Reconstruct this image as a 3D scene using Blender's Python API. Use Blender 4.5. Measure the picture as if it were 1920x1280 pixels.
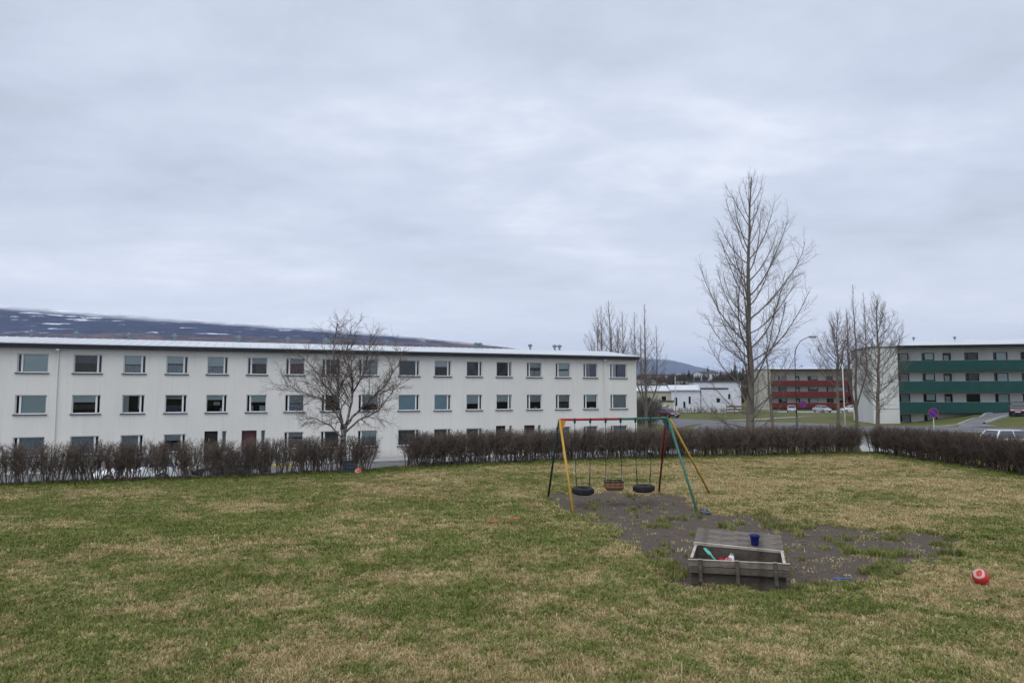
import bpy, bmesh, math, random
import numpy as np
from mathutils import Vector, Matrix

SC = bpy.context.scene
for _o in list(bpy.data.objects):
    bpy.data.objects.remove(_o)
COL = SC.collection
R = math.radians
RNG = random.Random(7)

# ------------------------------------------------------------------ camera
cam_d = bpy.data.cameras.new('camera')
cam_d.lens = 24.0
cam_d.sensor_width = 36.0
cam_d.clip_start = 0.1
cam_d.clip_end = 40000
cam = bpy.data.objects.new('camera', cam_d)
COL.objects.link(cam)
cam.location = (0, 0, 2.65)
cam.rotation_euler = (R(90) + math.atan(96 / 1280), 0, 0)
SC.camera = cam

# ------------------------------------------------------------------ world: overcast sky
SUN_EL, SUN_AZ = R(60), R(205)          # soft light from behind the viewer
world = bpy.data.worlds.new('World')
SC.world = world
world.use_nodes = True
wn, wl = world.node_tree.nodes, world.node_tree.links
wn.clear()
def W(t, **k):
    n = wn.new(t)
    for a, b in k.items():
        setattr(n, a, b)
    return n
sky = W('ShaderNodeTexSky', sky_type='NISHITA', sun_disc=False)
sky.sun_elevation = SUN_EL
sky.sun_rotation = SUN_AZ
tc = W('ShaderNodeTexCoord')
sep = W('ShaderNodeSeparateXYZ')
wl.new(tc.outputs['Generated'], sep.inputs[0])
def wmath(op, a, b=None):
    n = W('ShaderNodeMath', operation=op)
    for i, v in enumerate((a, b)):
        if v is None:
            continue
        if isinstance(v, (int, float)):
            n.inputs[i].default_value = v
        else:
            wl.new(v, n.inputs[i])
    return n.outputs[0]
den = wmath('ADD', wmath('MAXIMUM', sep.outputs[2], 0.0), 0.16)
cx = wmath('DIVIDE', sep.outputs[0], den)
cy = wmath('DIVIDE', sep.outputs[1], den)
comb = W('ShaderNodeCombineXYZ')
wl.new(cx, comb.inputs[0]); wl.new(cy, comb.inputs[1])
def wnoise(scale, detail, rough, sx, sy, rz, off):
    mp = W('ShaderNodeMapping')
    mp.inputs['Location'].default_value = off
    mp.inputs['Rotation'].default_value = (0, 0, rz)
    mp.inputs['Scale'].default_value = (sx, sy, 1)
    wl.new(comb.outputs[0], mp.inputs[0])
    n = W('ShaderNodeTexNoise')
    n.inputs['Scale'].default_value = scale
    n.inputs['Detail'].default_value = detail
    n.inputs['Roughness'].default_value = rough
    n.inputs['Distortion'].default_value = 0.25
    wl.new(mp.outputs[0], n.inputs['Vector'])
    return n.outputs[0]
n1 = wnoise(0.55, 4, 0.5, 1.0, 1.3, R(-12), (3.1, 0.4, 0))
n2 = wnoise(1.7, 6, 0.55, 0.9, 1.35, R(-15), (7.7, 2.2, 0))
n3 = wnoise(5.5, 6, 0.6, 1.0, 1.2, R(-20), (1.3, 5.2, 0))
nn = wmath('ADD', wmath('ADD', wmath('MULTIPLY', n1, 0.52), wmath('MULTIPLY', n2, 0.34)), wmath('MULTIPLY', n3, 0.14))
ramp = W('ShaderNodeValToRGB')
el = ramp.color_ramp.elements
el[0].position = 0.33; el[0].color = (0.480, 0.525, 0.610, 1)
el[1].position = 0.635; el[1].color = (0.86, 0.905, 1.00, 1)
e = el.new(0.46); e.color = (0.605, 0.665, 0.790, 1)
e = el.new(0.54); e.color = (0.685, 0.745, 0.870, 1)
wl.new(nn, ramp.inputs[0])
hor = W('ShaderNodeMapRange', interpolation_type='SMOOTHSTEP')       # an overcast thins and pales towards the horizon, all round
hor.inputs['From Min'].default_value = 0.30; hor.inputs['From Max'].default_value = 0.02
wl.new(sep.outputs[2], hor.inputs['Value'])
hf = wmath('MULTIPLY', hor.outputs[0], 0.62)
hmix = W('ShaderNodeMix', data_type='RGBA')
wl.new(hf, hmix.inputs[0]); wl.new(ramp.outputs[0], hmix.inputs['A']); hmix.inputs['B'].default_value = (0.93, 0.945, 1.01, 1)
mul = W('ShaderNodeVectorMath', operation='SCALE')
mul.inputs['Scale'].default_value = 10.0        # the Background strength of 0.1 brings it back
wl.new(hmix.outputs['Result'], mul.inputs[0])
mixw = W('ShaderNodeMix', data_type='RGBA')
mixw.inputs['Factor'].default_value = 0.93
wl.new(sky.outputs[0], mixw.inputs['A'])
wl.new(mul.outputs[0], mixw.inputs['B'])
bg = W('ShaderNodeBackground')
bg.inputs['Strength'].default_value = 0.1
wl.new(mixw.outputs['Result'], bg.inputs['Color'])
wo = W('ShaderNodeOutputWorld')
wl.new(bg.outputs[0], wo.inputs[0])

sun_d = bpy.data.lights.new('sun', 'SUN')
sun_d.energy = 1.5
sun_d.angle = R(50)
sun_d.color = (1.0, 0.97, 0.93)
sun = bpy.data.objects.new('sun', sun_d)
COL.objects.link(sun)
sd = Vector((math.sin(SUN_AZ) * math.cos(SUN_EL), math.cos(SUN_AZ) * math.cos(SUN_EL), math.sin(SUN_EL)))
sun.rotation_euler = sd.to_track_quat('Z', 'Y').to_euler()
sun.location = (0, -20, 60)

SC.view_settings.view_transform = 'Standard'
SC.view_settings.look = 'None'
SC.view_settings.exposure = 0.12
SC.view_settings.gamma = 1.0
SC.view_settings.use_curve_mapping = False
SC.render.engine = 'CYCLES'
SC.cycles.use_denoising = True
SC.cycles.denoiser = 'OPENIMAGEDENOISE'
SC.cycles.denoising_prefilter = 'ACCURATE'
SC.cycles.max_bounces = 6
SC.cycles.diffuse_bounces = 3
SC.cycles.glossy_bounces = 3
SC.cycles.transparent_max_bounces = 12
SC.cycles.volume_bounces = 1
SC.cycles.caustics_reflective = False
SC.cycles.caustics_refractive = False

# ------------------------------------------------------------------ helpers: materials
MATS = {}
def new_mat(name):
    m = bpy.data.materials.new(name)
    m.use_nodes = True
    nt = m.node_tree
    nt.nodes.clear()
    out = nt.nodes.new('ShaderNodeOutputMaterial')
    return m, nt, out
def N(nt, t, ins=None, **k):
    n = nt.nodes.new(t)
    for a, b in k.items():
        setattr(n, a, b)
    for a, b in (ins or {}).items():
        if hasattr(b, 'is_output') or isinstance(b, bpy.types.NodeSocket):
            nt.links.new(b, n.inputs[a])
        else:
            n.inputs[a].default_value = b
    return n
def rgba(c):
    return (c[0], c[1], c[2], 1)
def mixc(nt, fac, a, b, blend='MIX'):
    n = nt.nodes.new('ShaderNodeMix')
    n.data_type = 'RGBA'
    n.blend_type = blend
    for key, v in (('Factor', fac), ('A', a), ('B', b)):
        s = n.inputs[key] if key != 'Factor' else n.inputs[0]
        if isinstance(v, bpy.types.NodeSocket):
            nt.links.new(v, s)
        elif key == 'Factor':
            s.default_value = v
        else:
            s.default_value = rgba(v)
    return n.outputs['Result']
def nz(nt, scale, detail=4, rough=0.55, coord='Object', stretch=(1, 1, 1), rng=None):
    t = nt.nodes.new('ShaderNodeTexCoord')
    mp = N(nt, 'ShaderNodeMapping', {'Vector': t.outputs[coord], 'Scale': stretch})
    n = N(nt, 'ShaderNodeTexNoise', {'Vector': mp.outputs[0], 'Scale': scale, 'Detail': detail, 'Roughness': rough})
    o = n.outputs[0]
    if rng:
        mr = N(nt, 'ShaderNodeMapRange', {'Value': o, 'From Min': rng[0], 'From Max': rng[1]})
        o = mr.outputs[0]
    return o
def mat(name, c, c2=None, scale=3.0, rough=0.75, bump=0.0, bscale=40.0, stretch=(1, 1, 1), spec=0.35, metal=0.0, rng=(0.35, 0.65), coat=0.0):
    """two-tone weathered surface"""
    if name in MATS:
        return MATS[name]
    m, nt, out = new_mat(name)
    b = N(nt, 'ShaderNodeBsdfPrincipled', {'Roughness': rough, 'Metallic': metal, 'Specular IOR Level': spec, 'Coat Weight': coat})
    if c2 is None:
        c2 = tuple(x * 0.82 for x in c)
    f = nz(nt, scale, 6, 0.6, stretch=stretch, rng=rng)
    nt.links.new(mixc(nt, f, c, c2), b.inputs['Base Color'])
    if bump:
        bp = N(nt, 'ShaderNodeBump', {'Height': nz(nt, bscale, 5, 0.6, stretch=stretch), 'Strength': bump, 'Distance': 0.02})
        nt.links.new(bp.outputs[0], b.inputs['Normal'])
    nt.links.new(b.outputs[0], out.inputs[0])
    MATS[name] = m
    return m
def glass_mat(name, tint=(0.88, 0.94, 0.95), refl=0.0):
    if name in MATS:
        return MATS[name]
    m, nt, out = new_mat(name)
    tr = N(nt, 'ShaderNodeBsdfTransparent', {'Color': rgba(tint)})
    gl = N(nt, 'ShaderNodeBsdfGlossy', {'Color': (1, 1, 1, 1), 'Roughness': 0.03})
    fr = N(nt, 'ShaderNodeFresnel', {'IOR': 1.5})
    ad = N(nt, 'ShaderNodeMath', {0: fr.outputs[0], 1: refl}, operation='ADD')
    ad.use_clamp = True
    mx = N(nt, 'ShaderNodeMixShader', {0: ad.outputs[0], 1: tr.outputs[0], 2: gl.outputs[0]})
    nt.links.new(mx.outputs[0], out.inputs[0])
    MATS[name] = m
    return m

# ------------------------------------------------------------------ helpers: meshes and objects
class MB:
    def __init__(s):
        s.v = []; s.f = []
    def box(s, x0, x1, y0, y1, z0, z1):
        i = len(s.v)
        s.v += [(x0, y0, z0), (x1, y0, z0), (x1, y1, z0), (x0, y1, z0), (x0, y0, z1), (x1, y0, z1), (x1, y1, z1), (x0, y1, z1)]
        s.f += [(i, i + 3, i + 2, i + 1), (i + 4, i + 5, i + 6, i + 7), (i, i + 1, i + 5, i + 4), (i + 1, i + 2, i + 6, i + 5), (i + 2, i + 3, i + 7, i + 6), (i + 3, i, i + 4, i + 7)]
        return s
    def quad(s, a, b, c, d):
        i = len(s.v); s.v += [tuple(a), tuple(b), tuple(c), tuple(d)]; s.f.append((i, i + 1, i + 2, i + 3)); return s
    def tube(s, pts, rad, n=6, cap=True):
        pts = [Vector(p) for p in pts]
        k = len(pts)
        if not isinstance(rad, (list, tuple)):
            rad = [rad] * k
        d = (pts[1] - pts[0]).normalized()
        a = d.orthogonal().normalized()
        base = len(s.v)
        for i in range(k):
            if i == 0: t = d
            elif i == k - 1: t = (pts[i] - pts[i - 1]).normalized()
            else:
                t = (pts[i + 1] - pts[i - 1])
                t = t.normalized() if t.length > 1e-9 else d
            a = (a - t * a.dot(t))
            a = a.normalized() if a.length > 1e-6 else t.orthogonal().normalized()
            b = t.cross(a)
            for j in range(n):
                w = 2 * math.pi * j / n
                p = pts[i] + (a * math.cos(w) + b * math.sin(w)) * rad[i]
                s.v.append((p.x, p.y, p.z))
        for i in range(k - 1):
            for j in range(n):
                q = base + i * n
                s.f.append((q + j, q + (j + 1) % n, q + n + (j + 1) % n, q + n + j))
        if cap:
            s.f.append(tuple(base + j for j in reversed(range(n))))
            s.f.append(tuple(base + (k - 1) * n + j for j in range(n)))
        return s
    def lathe(s, prof, n=20, c=(0, 0, 0)):
        base = len(s.v)
        for r, z in prof:
            for j in range(n):
                w = 2 * math.pi * j / n
                s.v.append((c[0] + r * math.cos(w), c[1] + r * math.sin(w), c[2] + z))
        for i in range(len(prof) - 1):
            for j in range(n):
                q = base + i * n
                s.f.append((q + j, q + (j + 1) % n, q + n + (j + 1) % n, q + n + j))
        return s
    def xf(s, M):
        s.v = [tuple(M @ Vector(p)) for p in s.v]
        return s
    def mesh(s, name, m, smooth=False):
        me = bpy.data.meshes.new(name)
        me.from_pydata(s.v, [], s.f)
        if m: me.materials.append(m)
        if smooth:
            me.polygons.foreach_set('use_smooth', [True] * len(me.polygons))
        me.update()
        return me
    def build(s, name, m, parent=None, smooth=False, bevel=0.0, loc=None, rz=None):
        return link(name, s.mesh(name, m, smooth), parent, bevel, loc, rz)
def link(name, me, parent=None, bevel=0.0, loc=None, rz=None):
    o = bpy.data.objects.new(name, me)
    COL.objects.link(o)
    if parent: o.parent = parent
    if loc: o.location = loc
    if rz is not None: o.rotation_euler = (0, 0, rz)
    if bevel:
        b = o.modifiers.new('bevel', 'BEVEL'); b.width = bevel; b.segments = 2; b.limit_method = 'ANGLE'
    return o
def tag(o, label=None, cat=None, group=None, kind=None):
    if label: o['label'] = label
    if cat: o['category'] = cat
    if group: o['group'] = group
    if kind: o['kind'] = kind
    return o
def thing(name, label, cat, loc=(0, 0, 0), rz=0.0, group=None):
    o = bpy.data.objects.new(name, None)
    o.empty_display_size = 0.2
    COL.objects.link(o)
    o.location = loc; o.rotation_euler = (0, 0, rz)
    return tag(o, label, cat, group)
def copy_tree(o, parent=None):
    c = o.copy(); COL.objects.link(c); c.parent = parent
    for ch in list(o.children):
        if ch.parent == o: copy_tree(ch, c)
    return c

# numpy value noise
def vnoise(x, y, seed=0):
    xi = np.floor(x).astype(np.int64); yi = np.floor(y).astype(np.int64)
    fx = x - xi; fy = y - yi
    fx = fx * fx * (3 - 2 * fx); fy = fy * fy * (3 - 2 * fy)
    def h(a, b):
        n = (a * 374761393 + b * 668265263 + seed * 974634777) & 0x7fffffff
        n = ((n ^ (n >> 13)) * 1274126177) & 0x7fffffff
        n = (n ^ (n >> 16)) & 0xffff
        return n / 65535.0
    a = h(xi, yi); b = h(xi + 1, yi); c = h(xi, yi + 1); d = h(xi + 1, yi + 1)
    return (a * (1 - fx) + b * fx) * (1 - fy) + (c * (1 - fx) + d * fx) * fy
def fbm(x, y, seed=0, oct=4, gain=0.5):
    t = 0; a = 1; s = 0
    for i in range(oct):
        t = t + a * vnoise(x * 2 ** i, y * 2 ** i, seed + i * 17); s += a; a *= gain
    return t / s
def sstep(a, b, x):
    t = np.clip((x - a) / (b - a), 0, 1)
    return t * t * (3 - 2 * t)

# ------------------------------------------------------------------ terrain
CP = np.array([
    (-80, 30, -2.35), (-80, 90, -2.35), (-40, 40, -2.4), (-20, 44, -2.4), (0, 47, -2.4), (10, 58, -2.4), (-30, 55, -2.4), (0, 62, -2.4),
    (0, 10, -3.4), (-20, 10, -3.4), (15, 12, -3.2), (0, 28, -3.2), (-14, 25, -3.2), (12, 32, -2.9), (0, -30, -3.4), (-40, -20, -3.4), (40, -20, -3.0),
    (20, 45, -2.2), (13, 38, -2.3), (14, 80, -2.0), (20, 95, -1.5), (27, 95, -1.36), (25, 112, -1.3), (40, 95, -1.36), (34, 70, -1.8),
    (28, 132, -1.2), (36, 132, -1.0), (45, 130, -1.3), (62, 145, -1.5), (70, 165, -1.5), (52, 120, -1.4), (85, 150, -1.2),
    (46, 88, -1.6), (52, 89, -1.5), (52, 97, -1.5), (57, 87, -0.7), (61, 86.5, 0.05), (66, 86, 0.25), (72, 85, 0.4), (80, 84, 0.5), (62, 100, 0.0), (61, 80, 0.0), (66, 78, 0.25), (72, 77, 0.4),
    (47, 68, -1.2), (36, 50, -1.4), (46, 48, -1.2), (55, 68, -0.9), (30, 30, -2.2), (36, 40, -1.6), (60, 55, -0.8),
    (60, 220, 1.5), (40, 220, 0.5), (100, 220, 1.5), (60, 400, 8), (120, 400, 10), (160, 600, 14), (120, 600, 14), (200, 800, 20), (150, 1000, 24), (300, 1000, 26), (-150, 200, -2), (-300, 500, 0), (-600, 1200, 5),
    (500, 300, 10), (800, 1500, 26), (-1500, 2500, 5), (600, 2500, 22), (1500, 3000, 22), (-6000, 3000, 5), (6000, 3000, 20), (0, 9000, 15), (6000, 9000, 15), (-6000, 9000, 15), (0, -2500, -3), (-6000, -2500, -3), (6000, -2500, -3)], float)
def G(x, y):
    x = np.asarray(x, float); y = np.asarray(y, float)
    num = np.zeros_like(x); dn = np.zeros_like(x)
    for cx_, cy_, cz_ in CP:
        w = 1.0 / ((x - cx_) ** 2 + (y - cy_) ** 2 + 4.0) ** 1.6
        num += w * cz_; dn += w
    return num / dn
def Gz(x, y):
    return float(G(np.array([x]), np.array([y]))[0])
def grid_mesh(name, xs, ys, zf, m, smooth=True):
    X, Y = np.meshgrid(xs, ys)
    Z = zf(X, Y)
    v = np.stack([X.ravel(), Y.ravel(), Z.ravel()], 1)
    nx, ny = len(xs), len(ys)
    i = (np.arange(ny - 1)[:, None] * nx + np.arange(nx - 1)[None, :]).ravel()
    f = np.stack([i, i + 1, i + nx + 1, i + nx], 1)
    me = bpy.data.meshes.new(name)
    me.vertices.add(len(v)); me.vertices.foreach_set('co', v.ravel())
    me.loops.add(f.size); me.loops.foreach_set('vertex_index', f.ravel())
    me.polygons.add(len(f)); me.polygons.foreach_set('loop_start', np.arange(len(f)) * 4)
    me.update(calc_edges=True)
    if smooth: me.polygons.foreach_set('use_smooth', np.ones(len(f), bool))
    if m: me.materials.append(m)
    return me, v

def spaced(lo, hi, fine_lo, fine_hi, step, grow=1.25):
    a = list(np.arange(fine_lo, fine_hi + 1e-6, step))
    s = step; x = a[-1]
    while x < hi:
        s *= grow; x += s; a.append(x)
    s = step; x = a[0]
    while x > lo:
        s *= grow; x -= s; a.insert(0, x)
    return np.array(a)

# --- ground material: spring grass outside the garden, brown far away
def ground_material():
    m, nt, out = new_mat('rough_grass')
    b = N(nt, 'ShaderNodeBsdfPrincipled', {'Roughness': 0.95, 'Specular IOR Level': 0.1})
    f1 = nz(nt, 0.08, 5, 0.6, rng=(0.38, 0.62))
    f2 = nz(nt, 1.2, 6, 0.65, rng=(0.3, 0.7))
    c1 = mixc(nt, f1, (0.105, 0.130, 0.040), (0.170, 0.150, 0.070))
    c2 = mixc(nt, f2, c1, (0.085, 0.095, 0.035))
    tcx = nt.nodes.new('ShaderNodeTexCoord')
    sp = N(nt, 'ShaderNodeSeparateXYZ', {0: tcx.outputs['Object']})
    far = N(nt, 'ShaderNodeMapRange', {'Value': sp.outputs[1], 'From Min': 170, 'From Max': 300})
    c3 = mixc(nt, far.outputs[0], c2, (0.120, 0.095, 0.065))
    nt.links.new(c3, b.inputs['Base Color'])
    bp = N(nt, 'ShaderNodeBump', {'Height': nz(nt, 14, 4), 'Strength': 0.5, 'Distance': 0.05})
    nt.links.new(bp.outputs[0], b.inputs['Normal'])
    nt.links.new(b.outputs[0], out.inputs[0])
    return m
gx = spaced(-9000, 9000, -70, 100, 2.0)
gy = spaced(-3000, 17000, 20, 190, 2.0)
me, _ = grid_mesh('ground', gx, gy, G, ground_material())
tag(link('ground', me), kind='structure')

# --- lawn --------------------------------------------------------------
HB = [(-40.0, 10.3), (-14.5, 19.6), (-4.6, 23.4), (-3.7, 24.4), (1.3, 26.7), (9.8, 28.9), (15.15, 30.1), (15.9, 30.2), (16.5, 22.3), (16.9, 12.0), (17.3, -14.0)]
def beyond(x, y):
    """metres outside the hedge line (negative on the lawn)"""
    best = np.full(x.shape, 1e9); sgn = np.zeros(x.shape)
    for (ax, ay), (bx, by) in zip(HB[:-1], HB[1:]):
        dx, dy = bx - ax, by - ay
        L2 = dx * dx + dy * dy
        t = np.clip(((x - ax) * dx + (y - ay) * dy) / L2, 0, 1)
        d = np.hypot(x - ax - t * dx, y - ay - t * dy)
        side = (dx * (y - ay) - dy * (x - ax)) / math.sqrt(L2)
        up = d < best - 1e-6
        sgn = np.where(up, np.sign(side), sgn)
        best = np.where(up, d, best)
    return best * sgn
def lawn_h(x, y):
    d = beyond(x, y)
    z = 0.07 * (fbm(x * 0.16, y * 0.16, 3, 3) - 0.5) + 0.05 * (fbm(x * 0.9, y * 0.9, 5, 3) - 0.5) + 0.022 * (fbm(x * 4, y * 4, 9, 2) - 0.5)
    s = soil_mask(x, y)
    z = z - 0.035 * s + 0.03 * s * (fbm(x * 3.3, y * 3.3, 21, 3) - 0.5)
    # worn hollows below the three swings
    for hx, hy in ((1.72, 16.6), (2.46, 16.7), (3.2, 16.8)):
        z = z - 0.07 * np.exp(-((x - hx) ** 2 / 0.12 + (y - hy) ** 2 / 0.7))
    return z - 3.2 * sstep(0.6, 7.0, d)
SOIL = [(0.7, 17.9), (1.93, 18.5), (4.04, 18.2), (4.3, 16.6), (4.5, 15.43), (5.45, 15.09), (5.75, 14.2), (6.67, 14.3), (7.45, 13.3), (8.44, 12.65), (7.5, 11.3), (6.56, 10.73), (5.3, 9.85), (4.38, 9.5), (3.82, 9.42), (2.48, 9.75), (2.1, 10.6), (1.95, 12.0), (1.5, 14.2), (1.2, 15.4)]
def soil_mask(x, y):
    ins = np.zeros(x.shape, bool); best = np.full(x.shape, 1e9)
    for i in range(len(SOIL)):
        ax, ay = SOIL[i]; bx, by = SOIL[(i + 1) % len(SOIL)]
        c = ((ay > y) != (by > y)) & (x < (bx - ax) * (y - ay) / (by - ay + 1e-12) + ax)
        ins ^= c
        dx, dy = bx - ax, by - ay
        t = np.clip(((x - ax) * dx + (y - ay) * dy) / (dx * dx + dy * dy), 0, 1)
        best = np.minimum(best, np.hypot(x - ax - t * dx, y - ay - t * dy))
    sd_ = np.where(ins, best, -best)
    n = (fbm(x * 1.1, y * 1.1, 31, 4) - 0.5) * 1.6 + (fbm(x * 4.5, y * 4.5, 37, 3) - 0.5) * 1.3
    return sstep(-0.15, 0.35, sd_ + n * 0.75 - 0.05)
def green_mask(x, y):
    """0 = dead straw, 1 = fresh green"""
    a = fbm(x * 0.32 + 3, y * 0.5 + 1, 41, 4, 0.6)
    b = fbm(x * 1.7, y * 2.2, 43, 4, 0.6)
    c_ = fbm(x * 6.0, y * 7.0, 47, 3, .6)
    g = 0.565 + 1.7 * (a - 0.52) + 1.35 * (b - 0.5) + 1.4 * (c_ - .5)
    g = g + 0.26 * sstep(1, -9, x) - 0.20 * sstep(13, 22, y) * sstep(-2, 4, x) - 0.10 * sstep(12, 18, y)
    d = beyond(x, y)
    g = g + 0.9 * sstep(-1.3, -0.4, d) - 0.04
    return np.clip(g, 0, 1)
def lawn_material():
    m, nt, out = new_mat('lawn_turf')
    b = N(nt, 'ShaderNodeBsdfPrincipled', {'Roughness': 0.95, 'Specular IOR Level': 0.1})
    at = N(nt, 'ShaderNodeAttribute', attribute_name='cover')
    sp = N(nt, 'ShaderNodeSeparateColor', {0: at.outputs['Color']})
    f = nz(nt, 24, 6, 0.7, rng=(0.3, 0.7))
    f4 = nz(nt, 90, 4, 0.7, rng=(0.3, 0.7))
    straw = mixc(nt, f, (0.300, 0.232, 0.112), (0.130, 0.100, 0.050))
    green = mixc(nt, f, (0.062, 0.074, 0.020), (0.120, 0.122, 0.036))
    turf = mixc(nt, sp.outputs[1], straw, green)
    soil0 = mixc(nt, f, (0.122, 0.095, 0.074), (0.057, 0.045, 0.037))
    soil1 = mixc(nt, f4, soil0, (0.150, 0.124, 0.104))
    sm = N(nt, 'ShaderNodeMath', {0: sp.outputs[0], 1: N(nt, 'ShaderNodeMath', {0: f, 1: 0.5}, operation='MULTIPLY').outputs[0]}, operation='ADD')
    sr = N(nt, 'ShaderNodeMapRange', {'Value': sm.outputs[0], 'From Min': 0.4, 'From Max': 0.9})
    nt.links.new(mixc(nt, sr.outputs[0], turf, soil1), b.inputs['Base Color'])
    bp = N(nt, 'ShaderNodeBump', {'Height': nz(nt, 45, 6, 0.7), 'Strength': 0.9, 'Distance': 0.03})
    nt.links.new(bp.outputs[0], b.inputs['Normal'])
    nt.links.new(b.outputs[0], out.inputs[0])
    return m
lx = np.concatenate([np.arange(-45, -20, 1.0), np.arange(-20, 20.01, 0.14), np.arange(21, 30, 1.0)])
ly = np.concatenate([np.arange(-18, 4, 1.0), np.arange(4, 33.01, 0.14), np.arange(34, 46, 1.0)])
me, v = grid_mesh('lawn', lx, ly, lawn_h, lawn_material())
ca = me.attributes.new('cover', 'FLOAT_COLOR', 'POINT')
cc = np.ones((len(v), 4), np.float32)
cc[:, 0] = soil_mask(v[:, 0], v[:, 1]); cc[:, 1] = green_mask(v[:, 0], v[:, 1]); cc[:, 2] = 0
ca.data.foreach_set('color', cc.ravel())
tag(link('lawn', me), kind='structure')

def drape(name, poly, m, dz=0.03, step=1.5, kind='structure', side=0.0):
    """a sheet of paving that follows the ground"""
    bm = bmesh.new()
    vs = [bm.verts.new((p[0], p[1], 0)) for p in poly]
    bm.faces.new(vs)
    xs = [p[0] for p in poly]; ys = [p[1] for p in poly]
    for ax, lo, hi in ((0, min(xs), max(xs)), (1, min(ys), max(ys))):
        k = lo + step
        while k < hi:
            co = (k, 0, 0) if ax == 0 else (0, k, 0)
            no = (1, 0, 0) if ax == 0 else (0, 1, 0)
            bmesh.ops.bisect_plane(bm, geom=bm.verts[:] + bm.edges[:] + bm.faces[:], plane_co=co, plane_no=no)
            k += step
    a = np.array([(q.co.x, q.co.y) for q in bm.verts])
    z = G(a[:, 0], a[:, 1]) + dz
    for q, zz in zip(bm.verts, z): q.co.z = zz
    for f_ in bm.faces:
        if f_.normal.z < 0: f_.normal_flip()
    bmesh.ops.recalc_face_normals(bm, faces=bm.faces[:])
    me = bpy.data.meshes.new(name); bm.to_mesh(me); bm.free()
    me.materials.append(m)
    return tag(link(name, me), kind=kind)


ASPH = mat('asphalt', (0.115, 0.117, 0.125), (0.160, 0.160, 0.168), 0.5, 0.9, 0.4, 60)
CONC = mat('concrete', (0.36, 0.36, 0.35), (0.27, 0.27, 0.26), 1.5, 0.9, 0.3, 50)
YEL = mat('yellow_paint', (0.55, 0.40, 0.04), (0.42, 0.31, 0.06), 3, 0.7)

# --- long apartment block: local x runs along the front, -y towards the garden
FA = R(21.34)
BX, BY, BZ = 9.43, 60.45, -2.35
def flocal(x, y):
    """facade-frame to world"""
    c, s = math.cos(FA), math.sin(FA)
    return (BX + x * c - y * s, BY + x * s + y * c)
def strip(name, x0, x1, y0, y1, z0, z1, m, kind='structure', bevel=0.0):
    o = MB().box(x0, x1, y0, y1, z0, z1).build(name, m, bevel=bevel)
    o.location = (BX, BY, 0); o.rotation_euler = (0, 0, FA)
    return tag(o, kind=kind)
strip('street', -60, 8, -26, -3.62, -2.75, -2.345, ASPH)
strip('pavement', -60, 4, -3.5, 0.3, -2.75, -2.22, CONC)
kerb_root = strip('kerb', -60, 4, -3.62, -3.5, -2.75, -2.215, mat('kerb_stone', (0.30, 0.30, 0.29), (0.22, 0.22, 0.22), 2, 0.9))
yk = MB().box(-32.4, -27.6, -3.64, -3.49, -2.6, -2.205).build('painted_kerb', YEL, kerb_root)

def wall_material():
    m, nt, out = new_mat('cream_render')
    p = N(nt, 'ShaderNodeBsdfPrincipled', {'Roughness': .9, 'Specular IOR Level': .2})
    patch = nz(nt, .30, 4, .55, stretch=(1, 1, .8), rng=(.35, .65))
    c_ = mixc(nt, patch, (0.765, 0.750, 0.700), (0.710, 0.698, 0.656))
    streak = nz(nt, 1.0, 7, .7, stretch=(5.0, 1, .16), rng=(.52, .80))
    c_ = mixc(nt, N(nt, 'ShaderNodeMath', {0: streak, 1: .42}, operation='MULTIPLY').outputs[0], c_, (0.47, 0.46, 0.43))
    t_ = nt.nodes.new('ShaderNodeTexCoord'); sp_ = N(nt, 'ShaderNodeSeparateXYZ', {0: t_.outputs['Object']})
    low = N(nt, 'ShaderNodeMapRange', {'Value': sp_.outputs[2], 'From Min': .75, 'From Max': .0})
    splash = N(nt, 'ShaderNodeMath', {0: low.outputs[0], 1: nz(nt, 2.2, 6, .65, rng=(.35, .75))}, operation='MULTIPLY')
    c_ = mixc(nt, splash.outputs[0], c_, (0.33, 0.32, 0.30))
    nt.links.new(c_, p.inputs['Base Color'])
    bp = N(nt, 'ShaderNodeBump', {'Height': nz(nt, 30, 5, .6), 'Strength': .25, 'Distance': .02})
    nt.links.new(bp.outputs[0], p.inputs['Normal']); nt.links.new(p.outputs[0], out.inputs[0])
    return m
WALL = wall_material()
WHITE = mat('white_paint', (0.78, 0.79, 0.80), (0.70, 0.71, 0.72), 2, 0.5)
DARKTRIM = mat('dark_trim', (0.012, 0.014, 0.022), (0.020, 0.022, 0.028), 2, 0.5)
SILL = mat('slate_sill', (0.085, 0.095, 0.105), (0.06, 0.068, 0.08), 4, 0.7)
ROOFW = mat('white_metal_roof', (0.62, 0.65, 0.68), (0.54, 0.57, 0.60), 0.4, 0.45, 0.0, 10, (1, 1, 1), 0.5)
VENT = mat('vent_metal', (0.20, 0.27, 0.31), (0.14, 0.19, 0.22), 5, 0.5)
GLASS = glass_mat('window_glass')
DARKIN = mat('dark_interior', (0.030, 0.030, 0.034), (0.020, 0.020, 0.022), 2, 0.9)
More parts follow.
